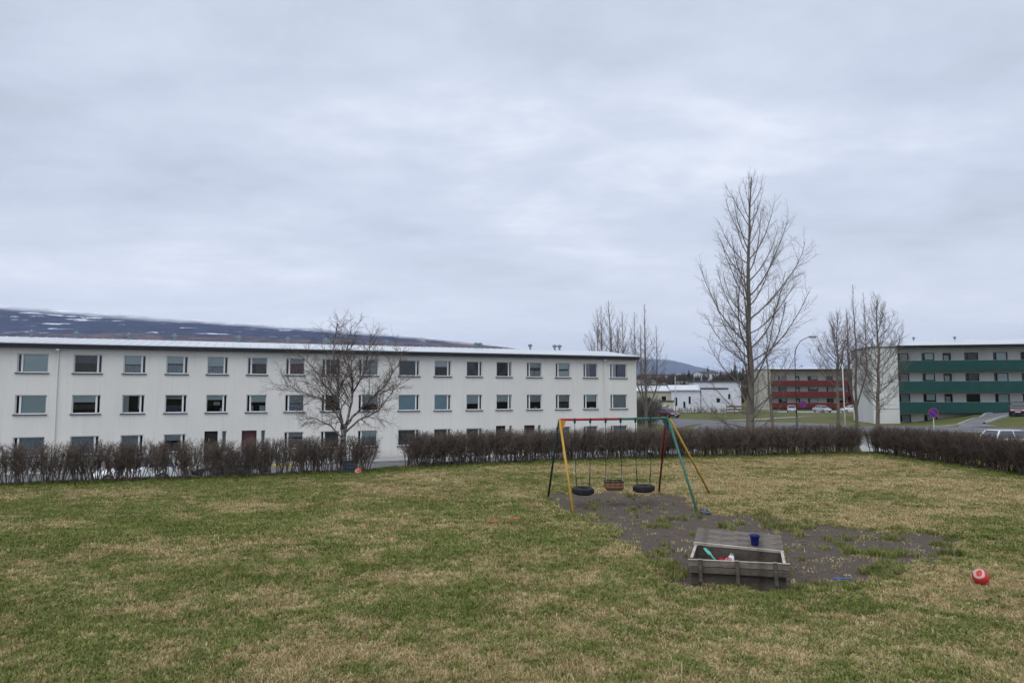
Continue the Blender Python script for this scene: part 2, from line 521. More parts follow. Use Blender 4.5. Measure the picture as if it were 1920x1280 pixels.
CLOTH = {
    'pale': mat('pale_blind', (0.74, 0.84, 0.84), (0.68, 0.78, 0.79), 1.5, 0.9),
    'blue': mat('blue_blind', (0.55, 0.76, 0.82), (0.50, 0.70, 0.77), 1.5, 0.9),
    'grey': mat('grey_blind', (0.50, 0.53, 0.54), (0.43, 0.46, 0.47), 1.5, 0.9),
    'slate': mat('slate_blind', (0.10, 0.12, 0.14), (0.075, 0.09, 0.11), 1.5, 0.9),
    'lace': mat('lace_curtain', (0.56, 0.61, 0.65), (0.28, 0.32, 0.37), 9, 0.95, stretch=(3, 1, 1)),
    'purple': mat('purple_curtain', (0.30, 0.23, 0.40), (0.17, 0.13, 0.25), 8, 0.95, stretch=(4, 1, 0.5)),
    'red': mat('red_curtain', (0.26, 0.05, 0.065), (0.16, 0.035, 0.05), 8, 0.95, stretch=(4, 1, 0.5)),
    'brown': mat('brown_curtain', (0.13, 0.10, 0.10), (0.08, 0.065, 0.07), 8, 0.95, stretch=(4, 1, 0.5)),
    'white': mat('white_curtain', (0.62, 0.64, 0.66), (0.50, 0.52, 0.55), 8, 0.95, stretch=(4, 1, 0.5)),
    'plant': mat('pot_plant', (0.03, 0.05, 0.03), (0.05, 0.07, 0.04), 20, 0.9),
}
block = thing('apartment_block', 'long three-storey cream apartment block with low white roof behind the bare hedge', 'building', (BX, BY, BZ), FA)
WX = [(-44.57, -42.84), (-41.42, -39.76), (-38.5, -37.14), (-35.89, -34.52), (-33.29, -31.92), (-30.64, -29.27), (-28.01, -26.65), (-25.42, -24.05), (-22.69, -21.2), (-19.61, -17.95), (-16.74, -15.36), (-14.07, -12.73), (-11.49, -10.13), (-8.78, -7.41), (-6.12, -4.75), (-3.47, -2.11), (-0.84, 0.84)]
EXTRA = [(-48.2, -46.5), (-51.3, -49.7)]
SIDE = 'LRRRRLLLLRRRRLLLL'
SIL = (0.90, 3.61, 6.31)            # sill heights above the base (ground floor, first, second)
WH = 1.24
DOORS = [(-33.33, -32.47), (-30.89, -29.89), (-11.53, -10.69), (-9.03, -8.07)]
SLITS = [(-32.2, -31.9), (-29.6, -29.3), (-10.36, -10.10), (-7.78, -7.52)]
EX0, EX1, TOPZ, DEP = -54.0, 1.81, 8.0, 11.0
holes = []
for r_ in range(3):
    for i, (a, b) in enumerate(WX):
        if r_ == 0 and i in (4, 5, 12, 13): continue
        holes.append((a, b, SIL[r_], SIL[r_] + WH, 'w', r_, i))
    for a, b in EXTRA:
        holes.append((a, b, SIL[r_], SIL[r_] + WH, 'w', r_, 99))
for k, (a, b) in enumerate(DOORS): holes.append((a, b, 0.13, 2.30, 'd', 0, k))
for k, (a, b) in enumerate(SLITS): holes.append((a, b, 1.05, 2.30, 's', 0, k))
def wall_with_holes(mb, x0, x1, z0, z1, holes, depth, y=0.0):
    xs = sorted({x0, x1} | {round(h[0], 3) for h in holes} | {round(h[1], 3) for h in holes})
    zs = sorted({z0, z1} | {round(h[2], 3) for h in holes} | {round(h[3], 3) for h in holes})
    for i in range(len(xs) - 1):
        xm = (xs[i] + xs[i + 1]) / 2
        hs = [h for h in holes if h[0] < xm < h[1]]
        run = None
        for j in range(len(zs) - 1):
            zm = (zs[j] + zs[j + 1]) / 2
            if any(h[2] < zm < h[3] for h in hs):
                if run is not None:
                    mb.quad((xs[i], y, run), (xs[i + 1], y, run), (xs[i + 1], y, zs[j]), (xs[i], y, zs[j])); run = None
            elif run is None:
                run = zs[j]
        if run is not None:
            mb.quad((xs[i], y, run), (xs[i + 1], y, run), (xs[i + 1], y, z1), (xs[i], y, z1))
    for h in holes:
        a, b, c, d = h[:4]
        mb.quad((a, y, c), (a, y, d), (a, y + depth, d), (a, y + depth, c))
        mb.quad((b, y, c), (b, y + depth, c), (b, y + depth, d), (b, y, d))
        mb.quad((a, y, d), (b, y, d), (b, y + depth, d), (a, y + depth, d))
        mb.quad((a, y, c), (a, y + depth, c), (b, y + depth, c), (b, y, c))
mb = MB()
wall_with_holes(mb, EX0, EX1, -0.3, TOPZ, holes, 0.24)
mb.quad((EX1, 0, -0.3), (EX1, DEP, -0.3), (EX1, DEP, TOPZ), (EX1, 0, TOPZ))
mb.quad((EX0, DEP, -0.3), (EX0, 0, -0.3), (EX0, 0, TOPZ), (EX0, DEP, TOPZ))
mb.quad((EX1, DEP, -0.3), (EX0, DEP, -0.3), (EX0, DEP, TOPZ), (EX1, DEP, TOPZ))
mb.f.append((len(mb.v), len(mb.v) + 1, len(mb.v) + 2)); mb.v += [(EX1, 0, TOPZ), (EX1, DEP, TOPZ), (EX1, DEP / 2, TOPZ + .88)]
mb.build('wall', WALL, block)
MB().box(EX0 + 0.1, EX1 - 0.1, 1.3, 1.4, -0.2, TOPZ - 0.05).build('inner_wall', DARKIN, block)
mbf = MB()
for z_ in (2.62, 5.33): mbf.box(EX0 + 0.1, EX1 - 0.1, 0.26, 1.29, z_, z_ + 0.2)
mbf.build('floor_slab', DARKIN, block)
# roof
mb = MB()
xa, xb = EX0 - 0.2, EX1 + 0.08
mb.quad((xa, -0.42, TOPZ + 0.235), (xb, -0.42, TOPZ + 0.235), (xb, DEP / 2, TOPZ + 1.0), (xa, DEP / 2, TOPZ + 1.0))
mb.quad((xa, DEP / 2, TOPZ + 1.0), (xb, DEP / 2, TOPZ + 1.0), (xb, DEP + 0.4, TOPZ + 0.235), (xa, DEP + 0.4, TOPZ + 0.235))
mb.quad((xb, -0.42, TOPZ + 0.235), (xb, DEP + 0.4, TOPZ + 0.235), (xb, DEP / 2, TOPZ + 1.0), (xb, DEP / 2, TOPZ + .999))
x_ = xa + 0.3
while x_ < xb:                                   # standing seams of the metal sheets
    mb.quad((x_, -0.42, TOPZ + 0.235), (x_ + 0.03, -0.42, TOPZ + 0.275), (x_ + 0.03, DEP / 2, TOPZ + 1.04), (x_, DEP / 2, TOPZ + 1.0))
    mb.quad((x_ + 0.03, -0.42, TOPZ + 0.275), (x_ + 0.06, -0.42, TOPZ + 0.235), (x_ + 0.06, DEP / 2, TOPZ + 1.0), (x_ + 0.03, DEP / 2, TOPZ + 1.04))
    x_ += 0.6
roof = mb.build('roof', ROOFW, block)
MB().box(xa - 0.01, xb + 0.01, -0.46, -0.40, TOPZ + 0.19, TOPZ + 0.25).build('flashing', WHITE, roof)
MB().box(xa, xb, -0.44, 0.0, TOPZ - 0.075, TOPZ + 0.188).build('fascia', DARKTRIM, roof)
MB().box(xa, xb, DEP, DEP + 0.4, TOPZ - 0.02, TOPZ + 0.178).build('fascia', DARKTRIM, roof)
def vent_mesh():
    m_ = MB()
    m_.lathe([(0.0, 0), (0.09, 0), (0.09, 0.28), (0.2, 0.36), (0.22, 0.50), (0.10, 0.52), (0.0, 0.62)], 10)
    return m_.mesh('roof_vent', VENT)
vm = vent_mesh()
for vx in (-45.2, -42.4, -39.0, -35.9, -31.3, -27.6, -24.6, -19.6, -16.3, -11.5, -11.1, -6.2, -3.7, -3.2):
    o = link('roof_vent', vm, roof); o.location = (vx, DEP / 2 - 0.1, TOPZ + .94)
# downpipes
for px_ in (-42.3, -1.49):
    dp = MB().tube([(px_, -0.07, -0.1), (px_, -0.07, TOPZ - 0.35), (px_, -0.12, TOPZ - 0.2), (px_, -0.3, TOPZ - 0.02)], 0.045, 8).build('downpipe', WALL, block)
    MB().box(px_ - 0.10, px_ + 0.10, -0.35, -0.02, TOPZ - 0.22, TOPZ - 0.1).build('rainwater_head', WHITE, dp)
# window furnishing: list of (from, to, material) bands measured from the top of the glass, 'v' for side curtains
TOPROW = [[('pale', 0, 1)], [('slate', 0, .45), ('plant', .6, 1, .2, .85)], [('pale', 0, .5), ('lace', .56, 1)], [('pale', 0, .42), ('lace', .5, 1)], [('pale', 0, .55), ('lace', .58, 1)],
          [('grey', 0, .36), ('brown', .42, 1, .3, 1), ('plant', .65, 1, .05, .35)], [('grey', 0, .3), ('red', .32, 1)], [('brown', 0, 1, 0, .3), ('white', 0, 1, .32, .40), ('brown', 0, 1, .75, 1)], [('grey', 0, 1)],
          [('slate', 0, 1)], [('pale', 0, .38)], [('slate', 0, 1), ], [], [('grey', 0, .34), ('lace', .58, .97, 0, .48), ('lace', .58, .97, .52, 1)], [('pale', 0, .42), ('pale', .56, 1)], [('purple', 0, 1, 0, .25), ('white', 0, 1, .25, .42), ('purple', 0, 1, .42, 1)], [('pale', 0, 1, 0, .32), ('purple', 0, 1, .42, 1)]]
MIDROW = [[('pale', 0, 1)], [('pale', 0, .38), ('brown', .5, .8)], [('grey', 0, 1, 0, .3), ('white', 0, .8, .85, 1)], [('grey', .08, .2), ('slate', .6, 1)], [('pale', 0, .26), ('lace', .4, .6, .4, .8), ('white', .8, 1, .8, .95)], [('pale', 0, .42), ('white', .65, 1, 0, .2), ('plant', .6, 1, .2, .5), ('white', .65, 1, .6, .95)],
          [('grey', 0, .5), ('lace', .55, 1)], [('slate', 0, .3), ('brown', .3, 1, 0, .3)], [('pale', 0, .6)], [('blue', 0, 1)], [('blue', 0, 1)], [('pale', 0, .6), ('plant', .85, 1, .2, .9)], [('pale', 0, .48)], [('grey', 0, .5), ('white', .88, 1, .5, .7)], [('grey', 0, .5), ('slate', .6, 1)], [('pale', 0, .5), ('white', .9, 1, .4, .8)], [('grey', 0, 1)]]
LOWROW = [[('lace', 0, 1)], [('lace', 0, 1)], [('lace', .0, .8)], [('grey', 0, .35)], [], [], [('grey', 0, .3), ('lace', .4, 1)], [('slate', 0, 1)], [('pale', 0, .4), ('lace', .4, 1)], [('slate', 0, 1)], [('slate', 0, .7)], [('slate', 0, 1)], [], [], [('grey', 0, 1)], [('lace', 0, 1)], [('lace', 0, 1)]]
FURN = [LOWROW, MIDROW, TOPROW]
mesh_cache = {}
def window(parent, a, b, c, d, side, furn, frame_m=WHITE, sill_m=SILL, y=0.12, t=0.06, slit=0.26, sillh=0.075):
    """framed window set back in its reveal; side = where the narrow casement is"""
    w_, h_ = b - a, d - c
    key = (round(w_, 2), round(h_, 2), side, frame_m.name)
    if key not in mesh_cache:
        f = MB()
        f.box(-w_ / 2, w_ / 2, 0, 0.07, 0, t); f.box(-w_ / 2, w_ / 2, 0, 0.07, h_ - t, h_)
        f.box(-w_ / 2, -w_ / 2 + t, 0, 0.07, t, h_ - t); f.box(w_ / 2 - t, w_ / 2, 0, 0.07, t, h_ - t)
        if side in 'LR':
            xm = (-w_ / 2 + slit) if side == 'L' else (w_ / 2 - slit)
            f.box(xm - 0.055, xm + 0.055, -0.02, 0.065, t - 0.003, h_ - t + 0.003)
        p = MB().quad((-w_ / 2 + t - 0.01, 0.04, t - 0.01), (w_ / 2 - t + 0.01, 0.04, t - 0.01), (w_ / 2 - t + 0.01, 0.04, h_ - t + 0.01), (-w_ / 2 + t - 0.01, 0.04, h_ - t + 0.01))
        s_ = MB().box(-w_ / 2 - 0.09, w_ / 2 + 0.06, -y - 0.09, 0.0, -sillh, -0.004)
        mesh_cache[key] = (f.mesh('window', frame_m), p.mesh('pane', GLASS), s_.mesh('sill', sill_m))
    mf, mp_, ms_ = mesh_cache[key]
    o = link('window', mf, parent); o.location = ((a + b) / 2, y, c)
    link('pane', mp_, o)
    if sill_m is not None and sillh: link('sill', ms_, o)
    if side == 'L': x0, x1 = -w_ / 2 + slit, w_ / 2 - t
    elif side == 'R': x0, x1 = -w_ / 2 + t, w_ / 2 - slit
    else: x0, x1 = -w_ / 2 + t, w_ / 2 - t
    for q in furn:
        m_, f0, f1 = q[:3]; u0, u1 = q[3:5] if len(q) > 3 else (0, 1)
        z1_, z0_ = h_ - t - f0 * (h_ - 2 * t), h_ - t - f1 * (h_ - 2 * t)
        xa_, xb_ = x0 + u0 * (x1 - x0), x0 + u1 * (x1 - x0)
        cm = MB()
        if m_ == 'plant':
            for _ in range(26):
                px_ = RNG.uniform(xa_, xb_); pz = RNG.uniform(z0_, z1_) * (1 - 0.4 * abs((px_ - (xa_ + xb_) / 2) / (xb_ - xa_)))
                pz = max(pz, z0_ + 0.02); s2 = RNG.uniform(.03, .07); an = RNG.uniform(0, 3.1)
                dx, dz = s2 * math.cos(an), s2 * math.sin(an)
                cm.quad((px_ - dx, .17, pz - dz), (px_ + dz * .4, .15, pz - dx * .4), (px_ + dx, .19, pz + dz), (px_ - dz * .4, .17, pz + dx * .4))
            cm.box(xa_, xb_, .13, .2, z0_, z0_ + .05)
            cm.build('pot_plant', CLOTH[m_], o)
            continue
        n_ = max(2, int((xb_ - xa_) / 0.06)); wav = 0.0 if m_ in ('pale', 'blue', 'slate') or f0 == 0 and m_ == 'grey' else 0.018
        for j in range(n_):
            p0, p1 = xa_ + (xb_ - xa_) * j / n_, xa_ + (xb_ - xa_) * (j + 1) / n_
            y0_, y1_ = .13 + wav * (1 if j % 2 else -1), .13 + wav * (-1 if j % 2 else 1)
            cm.quad((p0, y0_, z0_), (p1, y1_, z0_), (p1, y1_, z1_), (p0, y0_, z1_))
        cm.build('blind' if not wav else 'curtain', CLOTH[m_], o)
    return o
for a, b, c, d, ty, r_, i in holes:
    if ty == 'w':
        window(block, a, b, c, d, SIDE[i] if i < 17 else 'L', FURN[r_][i] if i < 17 else [('pale', 0, 1)])
    elif ty == 's':
        window(block, a, b, c, d, 'N', [('lace', 0, 1)], t=0.045)
    else:
        dm = [mat('black_door', (0.02, 0.018, 0.018)), mat('red_brown_door', (0.085, 0.035, 0.035)), mat('black_door', (0.02, 0.018, 0.018)), mat('brown_door', (0.06, 0.035, 0.03))][i]
        w_ = b - a
        o = MB().box(-w_ / 2 + .05, w_ / 2 - .05, 0.03, 0.08, 0.02, 2.12).build('door', dm, block); o.location = ((a + b) / 2, 0.12, c)
        f = MB(); f.box(-w_ / 2, -w_ / 2 + .05, 0, .09, 0, 2.17); f.box(w_ / 2 - .05, w_ / 2, 0, .09, 0, 2.17); f.box(-w_ / 2 + .05, w_ / 2 - .05, 0, .09, 2.12, 2.17)
        f.build('door_frame', dm, o)
        for z0_ in (0.2, 0.85, 1.5): MB().box(-w_ / 2 + .15, w_ / 2 - .15, 0.012, 0.03, z0_, z0_ + .5).build('door_panel', dm, o)
        MB().tube([(w_ / 2 - .14, 0.0, 1.0), (w_ / 2 - .14, -.03, 1.0), (w_ / 2 - .26, -.03, 1.0)], 0.012, 6).build('handle', VENT, o)
        MB().box(-w_ / 2 - .05, w_ / 2 + .05, -.35, 0.119, -.13, -.005).build('step', CONC, o).location = (0, 0, 0)

# ------------------------------------------------------------------ gallery blocks (green and red) across the street
def gallery_block(name, label, loc, ang, blank, length, zs, ph, topz, basez, ridge, roofd, pm, wallm, cols, endpiece=None, floor=2.72):
    t = thing(name, label, 'building', loc, ang)
    # blank end wall, then open galleries set back behind coloured parapets
    MB().box(-blank, 0, -0.1, 9.5, basez, topz).build('end_wall', wallm, t)
    MB().box(-blank + 0.01, -0.01, -0.112, -0.095, zs[-1] - 0.98, zs[-1] - 0.90).build('wall_joint', mat('joint_grey', (0.25, 0.25, 0.25)), t)
    hs = []
    lev = [z_ + 0.05 for z_ in zs]
    for z_ in lev:
        for (x0, x1, k) in cols:
            if k == 'd': hs.append((x0, x1, z_ - 1.05, z_ + 1.0, k))
            else: hs.append((x0, x1, z_ - 0.10, z_ + 1.02, k))
    bz = zs[-1] - floor
    if bz + 1.0 > basez:
        for (x0, x1, k) in cols[:2]:
            hs.append((x0, x1, bz + 0.0, bz + 1.0, 'w'))
    w_ = MB(); wall_with_holes(w_, 0, length, basez, topz, hs, 0.15, 1.45)
    w_.quad((length, 1.45, basez), (length, 9.4, basez), (length, 9.4, topz), (length, 1.45, topz))
    w_.quad((length, 9.4, basez), (0, 9.4, basez), (0, 9.4, topz), (length, 9.4, topz))
    w_.build('wall', wallm, t)
    MB().box(0.05, length - 0.1, 2.6, 2.7, basez, topz).build('inner_wall', DARKIN, t)
    bl = [[('pale', 0, .8)], [('grey', 0, .45)], [], [('lace', 0, 1)], [('slate', 0, 1)], [('white', 0, .7, .3, 1)], [('white', 0, .4), ], [('pale', 0, 1)]]
    for k, h in enumerate(hs):
        if h[4] == 'd':
            o = window(t, h[0], h[1], h[2], h[3], 'N', [('grey', .12, .62, .12, .88)], frame_m=DARKTRIM, sill_m=None, y=1.53, t=0.12, sillh=0)
            MB().box(-(h[1] - h[0]) / 2 + .12, (h[1] - h[0]) / 2 - .12, .03, .06, .12, .9).build('door_panel', DARKTRIM, o)
        else:
            o = window(t, h[0], h[1], h[2], h[3], 'L', bl[(k * 5 + 3) % len(bl)], frame_m=DARKTRIM, sill_m=None, y=1.53, t=0.07, slit=0.36, sillh=0)
    for z_ in zs:
        MB().box(0.0, length, -0.02, 0.10, z_ - ph, z_ - 0.06).build('parapet', pm, t)
        MB().box(0.0, length, -0.05, 0.14, z_ - 0.06, z_).build('handrail', mat(pm.name + '_rail', tuple(min(1, c * 2.6 + .06) for c in PCOL[pm.name])), t)
        MB().box(0.02, length, 0.102, 1.446, z_ - ph - 0.02, z_ - ph + 0.16).build('gallery_floor', CONC, t)
    if endpiece:
        MB().box(endpiece[0], endpiece[1], -0.6, 9.3, basez, topz - 0.02).build('end_block', endpiece[2], t)
    MB().box(-blank - 0.12, -0.15, -0.22, 9.6, topz + .002, topz + .10).build('parapet_cap', DARKTRIM, t)
    MB().box(-blank - 0.15, -0.16, -0.25, 9.62, topz + .102, topz + .20).build('roof_edge', ROOFW, t)
    xa_, xb_ = -0.1, length + 0.3
    r_ = MB()
    r_.v += [(xa_ + .02, -.4, topz + .2), (xa_ + .02, 2 * roofd + .4, topz + .2), (xa_ + .02, roofd, ridge - .03)]; r_.f.append((0, 1, 2))
    r_.quad((xa_, -0.5, topz + .22), (xb_, -0.5, topz + .22), (xb_, roofd, ridge), (xa_, roofd, ridge))
    r_.quad((xa_, roofd, ridge), (xb_, roofd, ridge), (xb_, 2 * roofd + .5, topz + .22), (xa_, 2 * roofd + .5, topz + .22))
    x_ = xa_ + .3
    while x_ < xb_:
        r_.quad((x_, -0.5, topz + .22), (x_ + .04, -0.5, topz + .27), (x_ + .04, roofd, ridge + .05), (x_, roofd, ridge)); r_.quad((x_ + .04, -0.5, topz + .27), (x_ + .08, -0.5, topz + .22), (x_ + .08, roofd, ridge), (x_ + .04, roofd, ridge + .05)); x_ += .6
    rf = r_.build('roof', ROOFW, t)
    MB().box(xa_, xb_, -0.52, 1.4, topz + .002, topz + .20).build('fascia', DARKTRIM, rf)
    for vx in (4, 9.2):
        o = link('roof_vent', vm, rf); o.location = (vx, roofd - .3, ridge - .12)
    return t
PCOL = {'green_parapet': (0.013, 0.068, 0.062), 'red_parapet': (0.150, 0.020, 0.020)}
GREENP = mat('green_parapet', PCOL['green_parapet'], (0.010, 0.054, 0.050), 0.6, 0.6)
REDP = mat('red_parapet', PCOL['red_parapet'], (0.11, 0.016, 0.016), 0.6, 0.6)
GW = mat('pale_render', (0.66, 0.66, 0.64), (0.56, 0.57, 0.56), 0.5, 0.9, 0.2, 20, (1, 1, .4))
RW = mat('beige_render', (0.46, 0.44, 0.39), (0.40, 0.385, 0.345), 0.5, 0.9, 0.2, 20, (1, 1, .4))
gallery_block('green_balcony_block', 'white apartment block with three dark green balcony bands on the far right', (51.4, 91.0, 0), R(-12), 3.2, 26.0, (6.9, 4.17, 1.44), 1.42, 8.68, -2.6, 10.0, 6.0, GREENP, GW,
              [(0.35, 1.85, 'w'), (3.45, 5.0, 'w'), (6.0, 7.0, 'd'), (8.6, 10.25, 'w'), (12.0, 13.7, 'w'), (15.2, 17.0, 'w'), (18.6, 19.6, 'd'), (21, 22.7, 'w')])
gallery_block('red_balcony_block', 'beige apartment block with three red balcony bands beyond the tall bare tree', (62.4, 165.0, 0), R(-4), 2.8, 21.5, (5.6, 2.95, 0.25), 1.2, 8.1, -2.6, 8.9, 5.5, REDP, RW,
              [(2.2, 4.2, 'w'), (6.3, 7.3, 'd'), (9.2, 11.6, 'w'), (13.6, 15.2, 'w'), (16.0, 18.0, 'w')], (18.6, 21.4, mat('red_brown_cladding', (0.115, 0.040, 0.036), (0.080, 0.030, 0.028), 1.0, 0.8, stretch=(1, 1, 4))))

# ------------------------------------------------------------------ white houses at the far end of the street
def house(name, label, loc, ang, w, d, h, wallm, wins, roof='flat', roofm=None, group=None, cat='house', ov=0.25, rise=0.8):
    t = thing(name, label, cat, loc, ang, group)
    hs = [(a, b, c, e, 'w') for a, b, c, e in wins]
    w_ = MB(); wall_with_holes(w_, -w / 2, w / 2, -1.5, h, hs, 0.12, 0.0)
    w_.quad((w / 2, 0, -1.5), (w / 2, d, -1.5), (w / 2, d, h), (w / 2, 0, h)); w_.quad((-w / 2, d, -1.5), (-w / 2, 0, -1.5), (-w / 2, 0, h), (-w / 2, d, h)); w_.quad((w / 2, d, -1.5), (-w / 2, d, -1.5), (-w / 2, d, h), (w / 2, d, h))
    if roof == 'gable':
        for sx in (-w / 2, w / 2):
            i = len(w_.v); w_.v += [(sx, 0, h), (sx, d, h), (sx, d / 2, h + rise - .1)]; w_.f.append((i, i + 1, i + 2))
    w_.build('wall', wallm, t)
    if wins: MB().box(-w / 2 + .05, w / 2 - .05, .9, 1.0, -1, h - .1).build('inner_wall', DARKIN, t)
    for a, b, c, e in wins:
        window(t, a, b, c, e, 'N', [], frame_m=WHITE if wallm.name != 'white_render' else DARKTRIM, sill_m=None, y=.06, sillh=0)
    r_ = MB()
    if roof == 'flat':
        r_.box(-w / 2 - ov, w / 2 + ov, -ov, d + ov, h + .002, h + .28)
    else:
        zz = h - ov * rise / (d / 2)
        r_.quad((-w / 2 - ov, -ov, zz), (w / 2 + ov, -ov, zz), (w / 2 + ov, d / 2, h + rise), (-w / 2 - ov, d / 2, h + rise))
        r_.quad((-w / 2 - ov, d / 2, h + rise), (w / 2 + ov, d / 2, h + rise), (w / 2 + ov, d + ov, zz), (-w / 2 - ov, d + ov, zz))
        r_.box(-w / 2 - ov, w / 2 + ov, -ov - .04, -ov, zz - .15, zz + .03)
    r_.build('roof', roofm or ROOFW, t)
    return t
HW = mat('white_render', (0.72, 0.74, 0.80), (0.62, 0.64, 0.70), 0.5, 0.9)
HB_ = mat('sand_render', (0.52, 0.50, 0.40), (0.46, 0.44, 0.36), 0.5, 0.9)
DROOF = mat('dark_flat_roof', (0.06, 0.06, 0.065), (0.09, 0.09, 0.09), 1, 0.9)
house('white_house', 'low white house with pale gabled roof left of the flat white house', (33.0, 130, -1.15), R(-6), 5.4, 8, 4.4, HW, [(-2.1, -1.6, 1.3, 2.9), (-0.5, -0.1, 0.9, 2.1), (.5, .9, 1.7, 3.1)], 'gable', ROOFW, rise=.9)
house('white_house', 'low flat-roofed white house with one small dark window', (38.2, 129, -1.1), R(-6), 4.9, 8, 4.4, HW, [(.3, .95, 1.9, 2.7)], 'flat', DROOF, ov=.08)
house('white_house', 'taller flat-roofed white house partly behind the tall bare tree', (41.2, 137, -1.2), R(-6), 9.0, 8, 6.0, HW, [(-0.6, .2, 2.6, 3.6), (1.6, 2.4, 2.6, 3.6)], 'flat', DROOF)
house('sand_coloured_house', 'sand-coloured house between the cream block and the white house', (27.2, 131, -1.2), R(4), 6.6, 8, 4.3, HB_, [(1.4, 2.4, 1.6, 3.2), (-1.8, -0.6, 1.6, 2.9)], 'gable', ROOFW, rise=.9)
house('small_yellow_shed', 'small pale yellow shed in front of the sand-coloured house', (27.8, 122, -1.2), R(0), 1.9, 2.2, 2.2, mat('yellow_render', (0.56, 0.54, 0.36), (0.5, 0.48, 0.33)), [(-.5, .2, .5, 1.7)], 'flat', DROOF, cat='shed', ov=.1)

# ------------------------------------------------------------------ streets and paths on the right
drape('road', [(12, 62), (22, 84), (26, 92), (34, 89.5), (41, 84), (46, 76), (52, 70), (62, 66), (95, 58), (95, 50), (60, 58), (48, 63), (40, 70), (34, 78), (29, 80), (24, 74), (18, 60)], ASPH, 0.03)
drape('road', [(20, 84), (18, 98), (16, 112), (14, 140), (22, 140), (24, 114), (26, 104), (30, 97), (34, 90.5), (26, 91.5)], ASPH, 0.034)
drape('driveway', [(47.8, 73.5), (49.4, 76), (55, 81.8), (60.3, 87.2), (62, 88.6), (78, 85), (78, 80), (61.4, 82.2), (56.5, 79), (51.9, 75.5), (51.5, 72.5)], mat('drive_asphalt', (0.150, 0.150, 0.162), (0.185, 0.183, 0.192), 0.4, 0.9, 0.3, 50), 0.04)
drape('footpath', [(30.5, 99), (34, 101.2), (42, 107), (48, 111), (48.3, 109.8), (42.6, 105.6), (35, 99.8), (31.2, 98)], CONC, 0.05)
drape('footpath', [(23.2, 44), (26.2, 43), (31.5, 55), (38.5, 68), (35.5, 69.5), (28.5, 57)], CONC, 0.06)
drape('parking_court', [(56, 141), (84, 139), (84, 151), (56, 152)], mat('pale_paving', (0.33, 0.32, 0.31), (0.27, 0.26, 0.25), .6, .9), 0.05)
def kerb_line(name, pts, w=0.22, h=0.13, m=CONC):
    mb_ = MB()
    dense = []
    for (a, b) in zip(pts[:-1], pts[1:]):
        for k in range(8): dense.append((a[0] + (b[0] - a[0]) * k / 8, a[1] + (b[1] - a[1]) * k / 8))
    dense.append(pts[-1])
    for (a, b) in zip(dense[:-1], dense[1:]):
        dx, dy = b[0] - a[0], b[1] - a[1]; L = math.hypot(dx, dy); nx, ny = -dy / L * w / 2, dx / L * w / 2
        za, zb = Gz(*a), Gz(*b)
        i = len(mb_.v)
        for (p, z) in ((a, za), (b, zb)):
            mb_.v += [(p[0] + nx, p[1] + ny, z - .1), (p[0] + nx, p[1] + ny, z + h), (p[0] - nx, p[1] - ny, z + h), (p[0] - nx, p[1] - ny, z - .1)]
        mb_.f += [(i, i + 1, i + 5, i + 4), (i + 1, i + 2, i + 6, i + 5), (i + 2, i + 3, i + 7, i + 6)]
    return tag(mb_.build(name, m), kind='structure')
kerb_line('kerb', [(49.4, 76.1), (55, 81.9), (60.3, 87.3), (62, 88.7)], .25, .15)
kerb_line('kerb', [(45.6, 74.8), (49.4, 76.0), (50.2, 75.9)], .25, .13)
kerb_line('kerb', [(51.9, 75.5), (56.5, 79), (61.4, 82.2), (68, 81.4)], .3, .2)
kerb_line('kerb', [(26.2, 92.2), (34.2, 90.2), (41.3, 84.8)], .25, .13)

# low concrete edging of the far car park, wooden fence near the tall white house
wf = thing('board_fence', 'low wooden board fence beside the taller white house', 'fence', (40.3, 122, Gz(40, 122)), R(6))
WOODF = mat('fence_wood', (0.20, 0.17, 0.12), (0.13, 0.11, 0.085), 2, .9, stretch=(1, 1, 6))
for k in range(3): MB().box(-2.2, 2.2, -.03, .0, .25 + k * .5, .55 + k * .5).build('board', WOODF, wf)
for x_ in (-2.2, -.75, .75, 2.2): MB().box(x_ - .05, x_ + .05, .002, .1, -.2, 1.75).build('post', WOODF, wf)

